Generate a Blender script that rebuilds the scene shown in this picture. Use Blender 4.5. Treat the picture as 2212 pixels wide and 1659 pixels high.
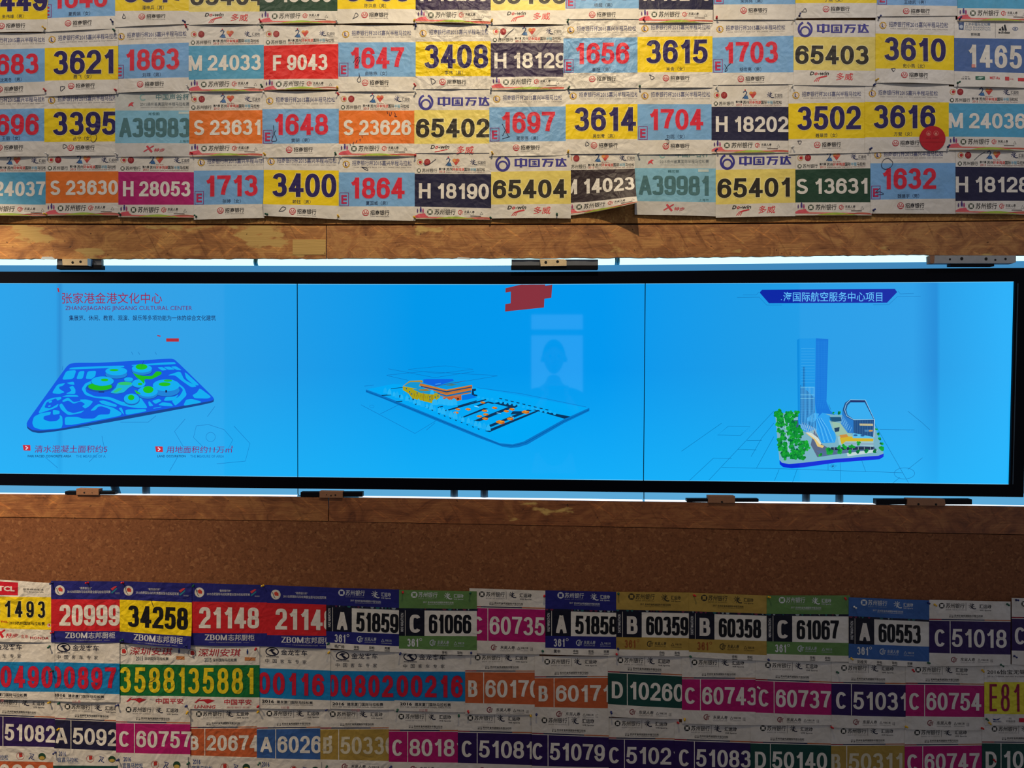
import bpy, math, random
from math import sin, cos, pi, radians
from mathutils import Vector
from mathutils.geometry import tessellate_polygon

# ------------------------------------------------------------------ scene, camera, light
for _o in list(bpy.data.objects):
    bpy.data.objects.remove(_o)
SC = bpy.context.scene
COL = SC.collection
S = 0.0015            # metres per photo pixel on the wall face
D = 2.40              # camera to wall
CZ = 1.60             # camera height
RND = random.Random(7)

cam_d = bpy.data.cameras.new('camera')
cam_d.sensor_fit = 'HORIZONTAL'
cam_d.angle = 2 * math.atan(1106 * S / D)
cam = bpy.data.objects.new('camera', cam_d)
cam.location = (0, -D, CZ)
cam.rotation_euler = (radians(90), 0, 0)
COL.objects.link(cam)
SC.camera = cam

SC.view_settings.view_transform = 'Standard'
SC.view_settings.look = 'None'
SC.view_settings.gamma = 1
SC.view_settings.exposure = 0.0
SC.view_settings.use_curve_mapping = False

wld = bpy.data.worlds.new('ambient')
SC.world = wld
wld.use_nodes = True
wld.node_tree.nodes['Background'].inputs['Color'].default_value = (0.93, 0.92, 1.02, 1)
wld.node_tree.nodes['Background'].inputs['Strength'].default_value = 0.235


def spot(name, loc, aim, energy, color, size_deg, blend=1.0, radius=0.03):
    d = bpy.data.lights.new(name, 'SPOT')
    d.energy = energy
    d.color = color
    d.spot_size = radians(size_deg)
    d.spot_blend = blend
    d.shadow_soft_size = radius
    o = bpy.data.objects.new(name, d)
    o.location = loc
    o.rotation_euler = (Vector(aim) - Vector(loc)).to_track_quat('-Z', 'Y').to_euler()
    COL.objects.link(o)
    return o


spot('track_spot_centre', (0.10, -1.25, 3.95), (0.06, 0, 2.68), 165, (1.0, 0.82, 0.54), 70, 1.0, 0.025)
spot('track_spot_left', (-1.45, -1.25, 3.95), (-1.40, 0, 2.62), 72, (1.0, 0.86, 0.66), 74, 1.0, 0.025)
spot('track_spot_right', (1.55, -1.25, 3.95), (1.45, 0, 2.84), 58, (1.0, 0.90, 0.78), 62, 1.0, 0.025)
spot('track_spot_side', (-2.15, -1.15, 2.95), (-2.10, 0, 0.90), 285, (1.0, 0.79, 0.52), 74, 1.0, 0.025)


def at(px, py, d=0.0):
    """world point that stands d metres in front of the wall face, measured off the photograph"""
    k = (D - d) / D
    return Vector(((px - 1106) * S * k, -d, CZ + (829.5 - py) * S * k))


def lin(c, a=1.0):
    r = []
    for v in c:
        v = v / 255.0
        r.append(v / 12.92 if v <= 0.04045 else ((v + 0.055) / 1.055) ** 2.4)
    return (r[0], r[1], r[2], a)


# ------------------------------------------------------------------ materials
def mat(name):
    m = bpy.data.materials.new(name)
    m.use_nodes = True
    nt = m.node_tree
    return m, nt, nt.nodes['Principled BSDF']


def N(nt, typ, **kw):
    n = nt.nodes.new(typ)
    for k, v in kw.items():
        if hasattr(n, k):
            setattr(n, k, v)
        else:
            n.inputs[k].default_value = v
    return n


def plain(name, rgb, rough=0.5, metal=0.0, bump=0.0, bscale=200, spec=0.5):
    m, nt, b = mat(name)
    nz = N(nt, 'ShaderNodeTexNoise', Scale=bscale * 0.3, Detail=3.0)
    mx = N(nt, 'ShaderNodeMixRGB', blend_type='MULTIPLY')
    mx.inputs[0].default_value = 0.25
    mx.inputs[1].default_value = lin(rgb)
    geo = N(nt, 'ShaderNodeNewGeometry')
    nt.links.new(geo.outputs['Position'], nz.inputs['Vector'])
    nt.links.new(nz.outputs['Fac'], mx.inputs[2])
    nt.links.new(mx.outputs[0], b.inputs['Base Color'])
    b.inputs['Roughness'].default_value = rough
    b.inputs['Metallic'].default_value = metal
    b.inputs['Specular IOR Level'].default_value = spec
    if bump:
        n2 = N(nt, 'ShaderNodeTexNoise', Scale=bscale, Detail=2.0)
        nt.links.new(geo.outputs['Position'], n2.inputs['Vector'])
        bp = N(nt, 'ShaderNodeBump', Strength=bump, Distance=0.002)
        nt.links.new(n2.outputs['Fac'], bp.inputs['Height'])
        nt.links.new(bp.outputs[0], b.inputs['Normal'])
    return m


def emitter(name, rgb, strength):
    m = bpy.data.materials.new(name)
    m.use_nodes = True
    nt = m.node_tree
    nt.nodes.clear()
    e = nt.nodes.new('ShaderNodeEmission')
    e.inputs[0].default_value = lin(rgb)
    e.inputs[1].default_value = strength
    o = nt.nodes.new('ShaderNodeOutputMaterial')
    nt.links.new(e.outputs[0], o.inputs[0])
    return m


def ramp(nt, fac, stops):
    r = nt.nodes.new('ShaderNodeValToRGB')
    el = r.color_ramp.elements
    while len(el) < len(stops):
        el.new(0.5)
    for e, (p, c) in zip(el, stops):
        e.position = p
        e.color = lin(c) if max(c) > 3 else (*c, 1)
    nt.links.new(fac, r.inputs[0])
    return r


def paper_material():
    m, nt, b = mat('printed_paper')
    at_ = N(nt, 'ShaderNodeAttribute', attribute_name='ink')
    geo = N(nt, 'ShaderNodeNewGeometry')
    cr = N(nt, 'ShaderNodeAttribute', attribute_type='OBJECT', attribute_name='crumple')
    # blotchy wear
    nz = N(nt, 'ShaderNodeTexNoise', Scale=14.0, Detail=6.0, Roughness=0.65)
    nt.links.new(geo.outputs['Position'], nz.inputs['Vector'])
    rp = ramp(nt, nz.outputs['Fac'], [(0.30, (0.86, 0.84, 0.80)), (0.60, (1.0, 1.0, 1.0))])
    mx = N(nt, 'ShaderNodeMixRGB', blend_type='MULTIPLY')
    mx.inputs[0].default_value = 1.0
    nt.links.new(at_.outputs['Color'], mx.inputs[1])
    nt.links.new(rp.outputs[0], mx.inputs[2])
    nt.links.new(mx.outputs[0], b.inputs['Base Color'])
    # crumple: warped cells give facets and creases, plus fine grain
    w = N(nt, 'ShaderNodeTexNoise', Scale=9.0, Detail=2.0)
    nt.links.new(geo.outputs['Position'], w.inputs['Vector'])
    add = N(nt, 'ShaderNodeMixRGB', blend_type='ADD')
    add.inputs[0].default_value = 0.10
    nt.links.new(geo.outputs['Position'], add.inputs[1])
    nt.links.new(w.outputs['Color'], add.inputs[2])
    v1 = N(nt, 'ShaderNodeTexVoronoi', feature='DISTANCE_TO_EDGE', Scale=23.0)
    v2 = N(nt, 'ShaderNodeTexVoronoi', feature='F1', Scale=52.0)
    nt.links.new(add.outputs[0], v1.inputs['Vector'])
    nt.links.new(add.outputs[0], v2.inputs['Vector'])
    n3 = N(nt, 'ShaderNodeTexNoise', Scale=38.0, Detail=4.0, Roughness=0.6)
    nt.links.new(geo.outputs['Position'], n3.inputs['Vector'])
    a1 = N(nt, 'ShaderNodeMath', operation='MULTIPLY_ADD')
    nt.links.new(v2.outputs['Distance'], a1.inputs[0])
    a1.inputs[1].default_value = 0.45
    nt.links.new(v1.outputs['Distance'], a1.inputs[2])
    a2 = N(nt, 'ShaderNodeMath', operation='MULTIPLY_ADD')
    nt.links.new(n3.outputs['Fac'], a2.inputs[0])
    a2.inputs[1].default_value = 0.55
    nt.links.new(a1.outputs[0], a2.inputs[2])
    mul = N(nt, 'ShaderNodeMath', operation='MULTIPLY')
    nt.links.new(a2.outputs[0], mul.inputs[0])
    nt.links.new(cr.outputs['Fac'], mul.inputs[1])
    bp = N(nt, 'ShaderNodeBump', Strength=0.75, Distance=0.0042)
    nt.links.new(mul.outputs[0], bp.inputs['Height'])
    nt.links.new(bp.outputs[0], b.inputs['Normal'])
    b.inputs['Roughness'].default_value = 0.52
    b.inputs['Specular IOR Level'].default_value = 0.35
    return m


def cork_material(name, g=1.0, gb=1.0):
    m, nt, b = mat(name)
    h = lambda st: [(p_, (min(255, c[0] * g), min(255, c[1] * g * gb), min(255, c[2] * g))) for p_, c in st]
    geo = N(nt, 'ShaderNodeNewGeometry')
    w = N(nt, 'ShaderNodeTexNoise', Scale=60.0, Detail=3.0)
    nt.links.new(geo.outputs['Position'], w.inputs['Vector'])
    add = N(nt, 'ShaderNodeMixRGB', blend_type='ADD')
    add.inputs[0].default_value = 0.022
    nt.links.new(geo.outputs['Position'], add.inputs[1])
    nt.links.new(w.outputs['Color'], add.inputs[2])
    v = N(nt, 'ShaderNodeTexVoronoi', Scale=120.0)
    nt.links.new(add.outputs[0], v.inputs['Vector'])
    sep = N(nt, 'ShaderNodeSeparateColor')
    nt.links.new(v.outputs['Color'], sep.inputs[0])
    c1 = ramp(nt, sep.outputs[0], h([(0.0, (80, 44, 28)), (0.10, (106, 63, 40)), (0.45, (125, 77, 50)),
                                     (0.85, (136, 86, 56)), (1.0, (168, 118, 78))]))
    nz = N(nt, 'ShaderNodeTexNoise', Scale=150.0, Detail=5.0, Roughness=0.7)
    nt.links.new(geo.outputs['Position'], nz.inputs['Vector'])
    c2 = ramp(nt, nz.outputs['Fac'], h([(0.30, (48, 26, 17)), (0.41, (119, 73, 46)), (0.60, (138, 88, 56)), (0.78, (178, 126, 82))]))
    mx = N(nt, 'ShaderNodeMixRGB')
    mx.inputs[0].default_value = 0.55
    nt.links.new(c1.outputs[0], mx.inputs[1])
    nt.links.new(c2.outputs[0], mx.inputs[2])
    nt.links.new(mx.outputs[0], b.inputs['Base Color'])
    bp = N(nt, 'ShaderNodeBump', Strength=0.35, Distance=0.0015)
    nt.links.new(nz.outputs['Fac'], bp.inputs['Height'])
    nt.links.new(bp.outputs[0], b.inputs['Normal'])
    b.inputs['Roughness'].default_value = 0.8
    b.inputs['Specular IOR Level'].default_value = 0.2
    return m


def wood_material(name, seed, pale=0.62, tint=(1, 1, 1)):
    m, nt, b = mat(name)
    geo = N(nt, 'ShaderNodeNewGeometry')
    mp = N(nt, 'ShaderNodeMapping')
    mp.inputs['Location'].default_value = (seed * 3.1, seed, seed * 1.7)
    mp.inputs['Scale'].default_value = (3.6, 3.6, 6.6)
    nt.links.new(geo.outputs['Position'], mp.inputs['Vector'])
    n1 = N(nt, 'ShaderNodeTexNoise', Scale=2.2, Detail=10.0, Roughness=0.66, Distortion=1.8)
    nt.links.new(mp.outputs[0], n1.inputs['Vector'])
    t = lambda c: tuple(min(255, c[i] * tint[i]) for i in range(3))
    c1 = ramp(nt, n1.outputs['Fac'], [(0.28, t((120, 76, 44))), (0.40, t((160, 108, 64))), (0.50, t((184, 130, 80))),
                                      (0.60, t((206, 156, 98))), (0.74, t((176, 122, 74)))])
    # fibre scratches
    mp2 = N(nt, 'ShaderNodeMapping')
    mp2.inputs['Rotation'].default_value = (0, radians(-14 + seed * 5), 0)
    mp2.inputs['Scale'].default_value = (10, 10, 210)
    nt.links.new(geo.outputs['Position'], mp2.inputs['Vector'])
    n2 = N(nt, 'ShaderNodeTexNoise', Scale=1.0, Detail=3.0, Distortion=0.4)
    nt.links.new(mp2.outputs[0], n2.inputs['Vector'])
    c2 = ramp(nt, n2.outputs['Fac'], [(0.30, (0.62, 0.60, 0.58)), (0.5, (1, 1, 1)), (0.68, (1, 1, 1)), (0.74, (1.35, 1.3, 1.2))])
    mx = N(nt, 'ShaderNodeMixRGB', blend_type='MULTIPLY')
    mx.inputs[0].default_value = 0.45
    nt.links.new(c1.outputs[0], mx.inputs[1])
    nt.links.new(c2.outputs[0], mx.inputs[2])
    for ang, sc, col, lo, hi in ((34, 120, (1.38, 1.34, 1.22), .62, .67), (-38, 130, (1.34, 1.3, 1.18), .64, .69), (62, 60, (0.72, 0.68, 0.62), .62, .70), (-6, 100, (0.8, 0.76, 0.70), .60, .68)):
        ma = N(nt, 'ShaderNodeMapping', vector_type='TEXTURE')
        ma.inputs['Location'].default_value = (seed, 0, seed * .7)
        ma.inputs['Rotation'].default_value = (0, radians(ang), 0)
        ma.inputs['Scale'].default_value = (1 / (sc * .09), .1, 1 / sc)
        nt.links.new(geo.outputs['Position'], ma.inputs['Vector'])
        na = N(nt, 'ShaderNodeTexNoise', Scale=1.0, Detail=2.0, Distortion=0.5)
        nt.links.new(ma.outputs[0], na.inputs['Vector'])
        ra = ramp(nt, na.outputs['Fac'], [(lo, (1, 1, 1)), (hi, col)])
        mb = N(nt, 'ShaderNodeMixRGB', blend_type='MULTIPLY')
        mb.inputs[0].default_value = 1.0
        nt.links.new(mx.outputs[0], mb.inputs[1])
        nt.links.new(ra.outputs[0], mb.inputs[2])
        mx = mb
    # pale bare patches and dark grime
    mp3 = N(nt, 'ShaderNodeMapping')
    mp3.inputs['Location'].default_value = (seed * 2.3, 0, seed)
    mp3.inputs['Scale'].default_value = (2.4, 2.4, 7.0)
    nt.links.new(geo.outputs['Position'], mp3.inputs['Vector'])
    n3 = N(nt, 'ShaderNodeTexNoise', Scale=1.6, Detail=6.0, Roughness=0.55)
    nt.links.new(mp3.outputs[0], n3.inputs['Vector'])
    f3 = ramp(nt, n3.outputs['Fac'], [(pale, (0, 0, 0)), (pale + 0.03, (1, 1, 1))])
    mx2 = N(nt, 'ShaderNodeMixRGB')
    nt.links.new(f3.outputs[0], mx2.inputs[0])
    nt.links.new(mx.outputs[0], mx2.inputs[1])
    mx2.inputs[2].default_value = lin((206, 168, 96))
    n4 = N(nt, 'ShaderNodeTexNoise', Scale=75.0, Detail=2.0)
    nt.links.new(geo.outputs['Position'], n4.inputs['Vector'])
    f4 = ramp(nt, n4.outputs['Fac'], [(0.26, (0.25, 0.2, 0.15)), (0.31, (1, 1, 1))])
    mx3 = N(nt, 'ShaderNodeMixRGB', blend_type='MULTIPLY')
    mx3.inputs[0].default_value = 1.0
    nt.links.new(mx2.outputs[0], mx3.inputs[1])
    nt.links.new(f4.outputs[0], mx3.inputs[2])
    nt.links.new(mx3.outputs[0], b.inputs['Base Color'])
    bp = N(nt, 'ShaderNodeBump', Strength=0.4, Distance=0.002)
    nt.links.new(n2.outputs['Fac'], bp.inputs['Height'])
    nt.links.new(bp.outputs[0], b.inputs['Normal'])
    b.inputs['Roughness'].default_value = 0.6
    return m


def screen_material(name, img=False):
    """a lit display: the picture's own blue, or the drawn picture's colours, with a glassy face"""
    m = bpy.data.materials.new(name)
    m.use_nodes = True
    nt = m.node_tree
    nt.nodes.clear()
    out = nt.nodes.new('ShaderNodeOutputMaterial')
    e = nt.nodes.new('ShaderNodeEmission')
    if img:
        a = N(nt, 'ShaderNodeAttribute', attribute_name='ink')
        nt.links.new(a.outputs['Color'], e.inputs[0])
    else:
        geo = N(nt, 'ShaderNodeNewGeometry')
        sp = N(nt, 'ShaderNodeSeparateXYZ')
        nt.links.new(geo.outputs['Position'], sp.inputs[0])
        mr = N(nt, 'ShaderNodeMapRange')
        mr.inputs['From Min'].default_value = at(0, 829).x
        mr.inputs['From Max'].default_value = at(2212, 829).x
        nt.links.new(sp.outputs['X'], mr.inputs['Value'])
        k = lambda px: px / 2212
        c1 = ramp(nt, mr.outputs[0], [(0.0, (38, 163, 234)), (k(112), (40, 160, 230)), (k(119), (30, 134, 206)), (k(127), (50, 160, 226)),  # narrow darker bands paint in the shaded corners of the case behind
                                      (k(430), (42, 160, 230)), (k(900), (2, 152, 234)), (k(1300), (2, 152, 238)),
                                      (k(1620), (30, 156, 230)), (k(1980), (42, 160, 232)), (k(2030), (30, 140, 216)),
                                      (k(2038), (34, 160, 232)), (k(2180), (40, 176, 248))])
        mz = N(nt, 'ShaderNodeMapRange')
        mz.inputs['From Min'].default_value = at(0, 1045).z
        mz.inputs['From Max'].default_value = at(0, 800).z
        mz.inputs['To Min'].default_value = 0.62
        mz.inputs['To Max'].default_value = 0.0
        nt.links.new(sp.outputs['Z'], mz.inputs['Value'])
        mx = N(nt, 'ShaderNodeMixRGB')
        nt.links.new(mz.outputs[0], mx.inputs[0])
        nt.links.new(c1.outputs[0], mx.inputs[1])
        mx.inputs[2].default_value = lin((26, 186, 255))
        nt.links.new(mx.outputs[0], e.inputs[0])
    gl = nt.nodes.new('ShaderNodeBsdfGlossy')
    gl.inputs['Roughness'].default_value = 0.03
    gl.inputs['Color'].default_value = (0.04, 0.04, 0.04, 1)
    ad = nt.nodes.new('ShaderNodeAddShader')
    nt.links.new(e.outputs[0], ad.inputs[0])
    nt.links.new(gl.outputs[0], ad.inputs[1])
    nt.links.new(ad.outputs[0], out.inputs[0])
    return m


M = {
    'paper': paper_material(),
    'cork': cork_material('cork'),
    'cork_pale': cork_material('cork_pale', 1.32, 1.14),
    'wood_a': wood_material('plywood_upper', 1.0, 0.56, (1.02, 0.98, 0.86)),
    'wood_b': wood_material('plywood_upper_right', 2.3, 0.64, (0.95, 0.90, 0.82)),
    'wood_c': wood_material('plywood_lower', 3.7, 0.66, (0.80, 0.70, 0.62)),
    'wood_d': wood_material('plywood_lower_right', 5.2, 0.66, (0.78, 0.66, 0.60)),
    'patch': wood_material('bare_wood_patch', 4.1, 0.40, (1.0, 0.98, 0.9)),
    'blockwood': plain('pale_block_wood', (246, 218, 172), 0.6, bump=0.3, bscale=300),
    'blockdark': plain('brown_block_wood', (160, 112, 80), 0.6, bump=0.3, bscale=300),
    'black': plain('black_frame_metal', (2, 4, 16), 0.5, spec=0.08),
    'rail': plain('black_rail', (10, 12, 20), 0.5, spec=0.15),
    'steel': plain('brushed_steel', (176, 178, 180), 0.4, 0.15),
    'grey': plain('grey_plate', (118, 122, 130), 0.45, 0.1),
    'hole': plain('screw_hole', (10, 8, 8), 0.8),
    'cap': plain('tube_cap', (150, 226, 232), 0.4),
    'tape': plain('blue_tape', (120, 170, 215), 0.5),
    'tear': plain('torn_paper', (225, 235, 240), 0.7),
    'recess': plain('recess_white', (190, 225, 235), 0.6),
    'post': plain('post_grey', (62, 98, 122), 0.5),
    'floor': plain('floor_concrete', (120, 112, 104), 0.6),
    'screen': screen_material('screen_blue'),
    'image': screen_material('screen_picture', True),
    'casing': emitter('backlit_acrylic', (66, 136, 186), 1.0),  # emission put into the casing in place of tube light falling on it
    'casing_low': emitter('backlit_acrylic_low', (92, 168, 214), 1.0),  # same added glow for the lower casing band
    'tube': emitter('tube_light', (206, 250, 255), 1.35),
    'led': emitter('led_light', (225, 242, 255), 1.8),
    'cable': plain('black_cable', (14, 14, 18), 0.5),
}
PIN = {c: plain('pin_' + c, rgb, 0.25) for c, rgb in dict(
    red=(200, 24, 36), blue=(24, 38, 110), green=(10, 84, 62), yellow=(226, 178, 30), white=(226, 226, 222)).items()}


# ------------------------------------------------------------------ object helpers
def link(name, me, m=None, parent=None):
    o = bpy.data.objects.new(name, me)
    COL.objects.link(o)
    if m is not None and me is not None and not me.materials:
        me.materials.append(m)
    if parent is not None:
        o.parent = parent
    return o


def tag(o, label, cat=None, group=None, kind=None):
    o['label'] = label
    if cat:
        o['category'] = cat
    if group:
        o['group'] = group
    if kind:
        o['kind'] = kind
    return o


class MB:
    """collects solid shapes for one mesh"""
    def __init__(s):
        s.v, s.f = [], []

    def add(s, vs, fs):
        n = len(s.v)
        s.v += [tuple(v) for v in vs]
        s.f += [tuple(i + n for i in f) for f in fs]

    def prism(s, pts, d0, d1):
        """solid from a photo outline, front at d1, back at d0 (metres before the wall face)"""
        n = len(pts)
        fr = [at(x, y, d1) for x, y in pts]
        k = [Vector((v.x, -d0, v.z)) for v in fr]
        tris = tessellate_polygon([[Vector((p[0], p[1], 0)) for p in pts]])
        fs = []
        for t in tris:
            a, b_, c = (fr[i] for i in t)
            if (b_ - a).cross(c - a).y > 0:
                t = t[::-1]
            fs.append(tuple(t))
            fs.append(tuple(i + n for i in t[::-1]))
        for i in range(n):
            j = (i + 1) % n
            fs.append((i, j, j + n, i + n))
        s.add(fr + k, fs)

    def box(s, x0, y0, x1, y1, d0, d1):
        s.prism([(x0, y0), (x1, y0), (x1, y1), (x0, y1)], d0, d1)

    def cyl(s, a, b, r, n=14, r2=None):
        a, b = Vector(a), Vector(b)
        ax = (b - a).normalized()
        u = ax.orthogonal().normalized()
        w = ax.cross(u)
        r2 = r if r2 is None else r2
        vs = [a + (u * cos(2 * pi * i / n) + w * sin(2 * pi * i / n)) * r for i in range(n)]
        vs += [b + (u * cos(2 * pi * i / n) + w * sin(2 * pi * i / n)) * r2 for i in range(n)]
        fs = [(i, (i + 1) % n, (i + 1) % n + n, i + n) for i in range(n)]
        fs += [tuple(range(n))[::-1], tuple(range(n, 2 * n))]
        s.add(vs, fs)

    def build(s, name, m, parent=None, bevel=0.0):
        me = bpy.data.meshes.new(name)
        me.from_pydata(s.v, [], s.f)
        me.validate()
        import bmesh
        bm = bmesh.new()
        bm.from_mesh(me)
        bmesh.ops.recalc_face_normals(bm, faces=bm.faces)
        bm.to_mesh(me)
        bm.free()
        o = link(name, me, m, parent)
        if bevel:
            md = o.modifiers.new('bevel', 'BEVEL')
            md.width = bevel
            md.segments = 2
            md.limit_method = 'ANGLE'
        return o


def empty(name, px, py, d=0.0):
    o = bpy.data.objects.new(name, None)
    o.empty_display_size = 0.02
    o.location = at(px, py, d)
    COL.objects.link(o)
    return o


def adopt(root, *kids):
    bpy.context.view_layer.update()
    for k in kids:
        k.parent = root
        k.matrix_parent_inverse = root.matrix_world.inverted()


# ------------------------------------------------------------------ lettering
_fc = {}


def glyphs(text, off=0.0):
    """a line of ordinary lettering as triangles in its own bounding box (0..1, y down)"""
    key = (text, off)
    if key in _fc:
        return _fc[key]
    c = bpy.data.curves.new('lettering', 'FONT')
    c.body = text
    c.resolution_u = 2
    c.offset = off
    o = bpy.data.objects.new('lettering', c)
    me = bpy.data.meshes.new_from_object(o)
    vs = [(v.co.x, v.co.y) for v in me.vertices]
    fs = [tuple(p.vertices) for p in me.polygons]
    bpy.data.objects.remove(o)
    bpy.data.meshes.remove(me)
    bpy.data.curves.remove(c)
    x0 = min(v[0] for v in vs); x1 = max(v[0] for v in vs)
    y0 = min(v[1] for v in vs); y1 = max(v[1] for v in vs)
    vs = [((x - x0) / (x1 - x0), (y1 - y) / (y1 - y0)) for x, y in vs]
    _fc[key] = (vs, fs)
    return _fc[key]


def arc(cx, cy, rx, ry, a0, a1, n=14, sq=2.2):
    r = []
    for i in range(n + 1):
        a = radians(a0 + (a1 - a0) * i / n)
        c, s_ = cos(a), sin(a)
        r.append((cx + rx * math.copysign(abs(c) ** (2 / sq), c), cy + ry * math.copysign(abs(s_) ** (2 / sq), s_)))
    return r


def skeleton(ch, q):
    """centre lines of a heavy grotesque figure or capital in a unit box, y up; second item True = squared ends"""
    L = []
    if ch == '0':
        L.append((arc(.5, .5, .5, .5, 0, 360, 28, q), False))
    elif ch == '1':
        L += [([(.80, 1), (.80, .5), (.80, 0)], True), ([(.0, .72), (.34, .77), (.60, .88), (.78, 1.0)], False)]
    elif ch == '2':
        L += [(arc(.5, .70, .47, .30, 178, -30, 16, q) + [(.62, .40), (.30, .22), (.06, .02)], False), ([(0, 0), (.5, 0), (1, 0)], True)]
    elif ch == '3':
        L += [(arc(.46, .755, .43, .245, 168, -90, 16, q), False), (arc(.46, .265, .50, .265, 90, -168, 16, q), False), ([(.34, .52), (.5, .52)], False)]
    elif ch == '4':
        L += [([(.70, 1), (.70, .5), (.70, 0)], True), ([(.66, .98), (.34, .62), (.0, .27)], False), ([(.0, .255), (.5, .255), (1, .255)], True)]
    elif ch == '5':
        L += [([(.16, 1), (.5, 1), (.92, 1)], True), ([(.17, 1), (.12, .75), (.07, .46)], True), (arc(.47, .325, .52, .325, 148, -166, 20, q), False)]
    elif ch in '69':
        l = [(arc(.5, .315, .5, .315, 0, 360, 24, q), False), (arc(.53, .52, .53, .48, 196, 20, 16, q), False)]
        if ch == '9':
            l = [([(1 - x, 1 - y) for x, y in p], e) for p, e in l]
        L += l
    elif ch == '7':
        L += [([(0, 1), (.5, 1), (1, 1)], True), ([(1, .99), (.72, .68), (.50, .36), (.38, 0)], False)]
    elif ch == '8':
        L += [(arc(.5, .755, .44, .245, 0, 360, 22, q), False), (arc(.5, .265, .5, .265, 0, 360, 22, q), False)]
    elif ch == 'A':
        L += [([(0, 0), (.24, .5), (.46, 1)], True), ([(1, 0), (.76, .5), (.54, 1)], True), ([(.2, .27), (.5, .27), (.8, .27)], False)]
    elif ch == 'B':
        L += [([(0, 1), (0, .5), (0, 0)], True)]
        L += [([(0, 1), (.3, 1)] + arc(.48, .765, .42, .235, 90, -90, 12, q) + [(.3, .53), (0, .53)], False)]
        L += [([(0, .53), (.3, .53)] + arc(.50, .265, .50, .265, 90, -90, 12, q) + [(.3, 0), (0, 0)], False)]
    elif ch == 'C':
        L.append((arc(.54, .5, .54, .5, 38, 322, 24, q), False))
    elif ch == 'D':
        L += [([(0, 1), (0, .5), (0, 0)], True), ([(0, 1), (.25, 1)] + arc(.40, .5, .6, .5, 90, -90, 18, q) + [(.25, 0), (0, 0)], False)]
    elif ch == 'E':
        L += [([(0, 1), (0, .5), (0, 0)], True)] + [([(0, y), (.5, y), (.92, y)], True) for y in (0, .52, 1)]
    elif ch == 'F':
        L += [([(0, 1), (0, .5), (0, 0)], True)] + [([(0, y), (.5, y), (x, y)], True) for y, x in ((.5, .82), (1, .95))]
    elif ch == 'H':
        L += [([(x, 1), (x, .5), (x, 0)], True) for x in (0, 1)] + [([(0, .52), (.5, .52), (1, .52)], False)]
    elif ch == 'M':
        L += [([(x, 1), (x, .5), (x, 0)], True) for x in (0, 1)] + [([(.04, 1), (.27, .5), (.5, 0)], False), ([(.96, 1), (.73, .5), (.5, 0)], False)]
    elif ch == 'S':
        a = arc(.5, .755, .45, .245, 25, 180, 12, q) + [(.10, .62), (.3, .54), (.62, .47), (.93, .38)]
        L.append((a + arc(.5, .26, .5, .26, 8, -165, 14, q), False))
    elif ch == 'L':
        L += [([(0, 1), (0, .5), (0, 0)], True), ([(0, 0), (.5, 0), (1, 0)], True)]
    elif ch == 'T':
        L += [([(.5, 1), (.5, .5), (.5, 0)], True), ([(0, 1), (.5, 1), (1, 1)], True)]
    elif ch == 'Z':
        L += [([(0, 1), (.5, 1), (1, 1)], True), ([(0, 0), (.5, 0), (1, 0)], True), ([(.98, .98), (.5, .5), (.02, .02)], False)]
    elif ch == 'X':
        L += [([(0, 0), (.5, .5), (1, 1)], True), ([(0, 1), (.5, .5), (1, 0)], True)]
    return L


WIDE = {'M': 1.35, 'H': 1.12, 'A': 1.12, 'S': 1.05, 'F': .92, 'C': 1.05, 'D': 1.08, 'B': 1.0, 'E': .9, ' ': .38, '1': .80}


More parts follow.
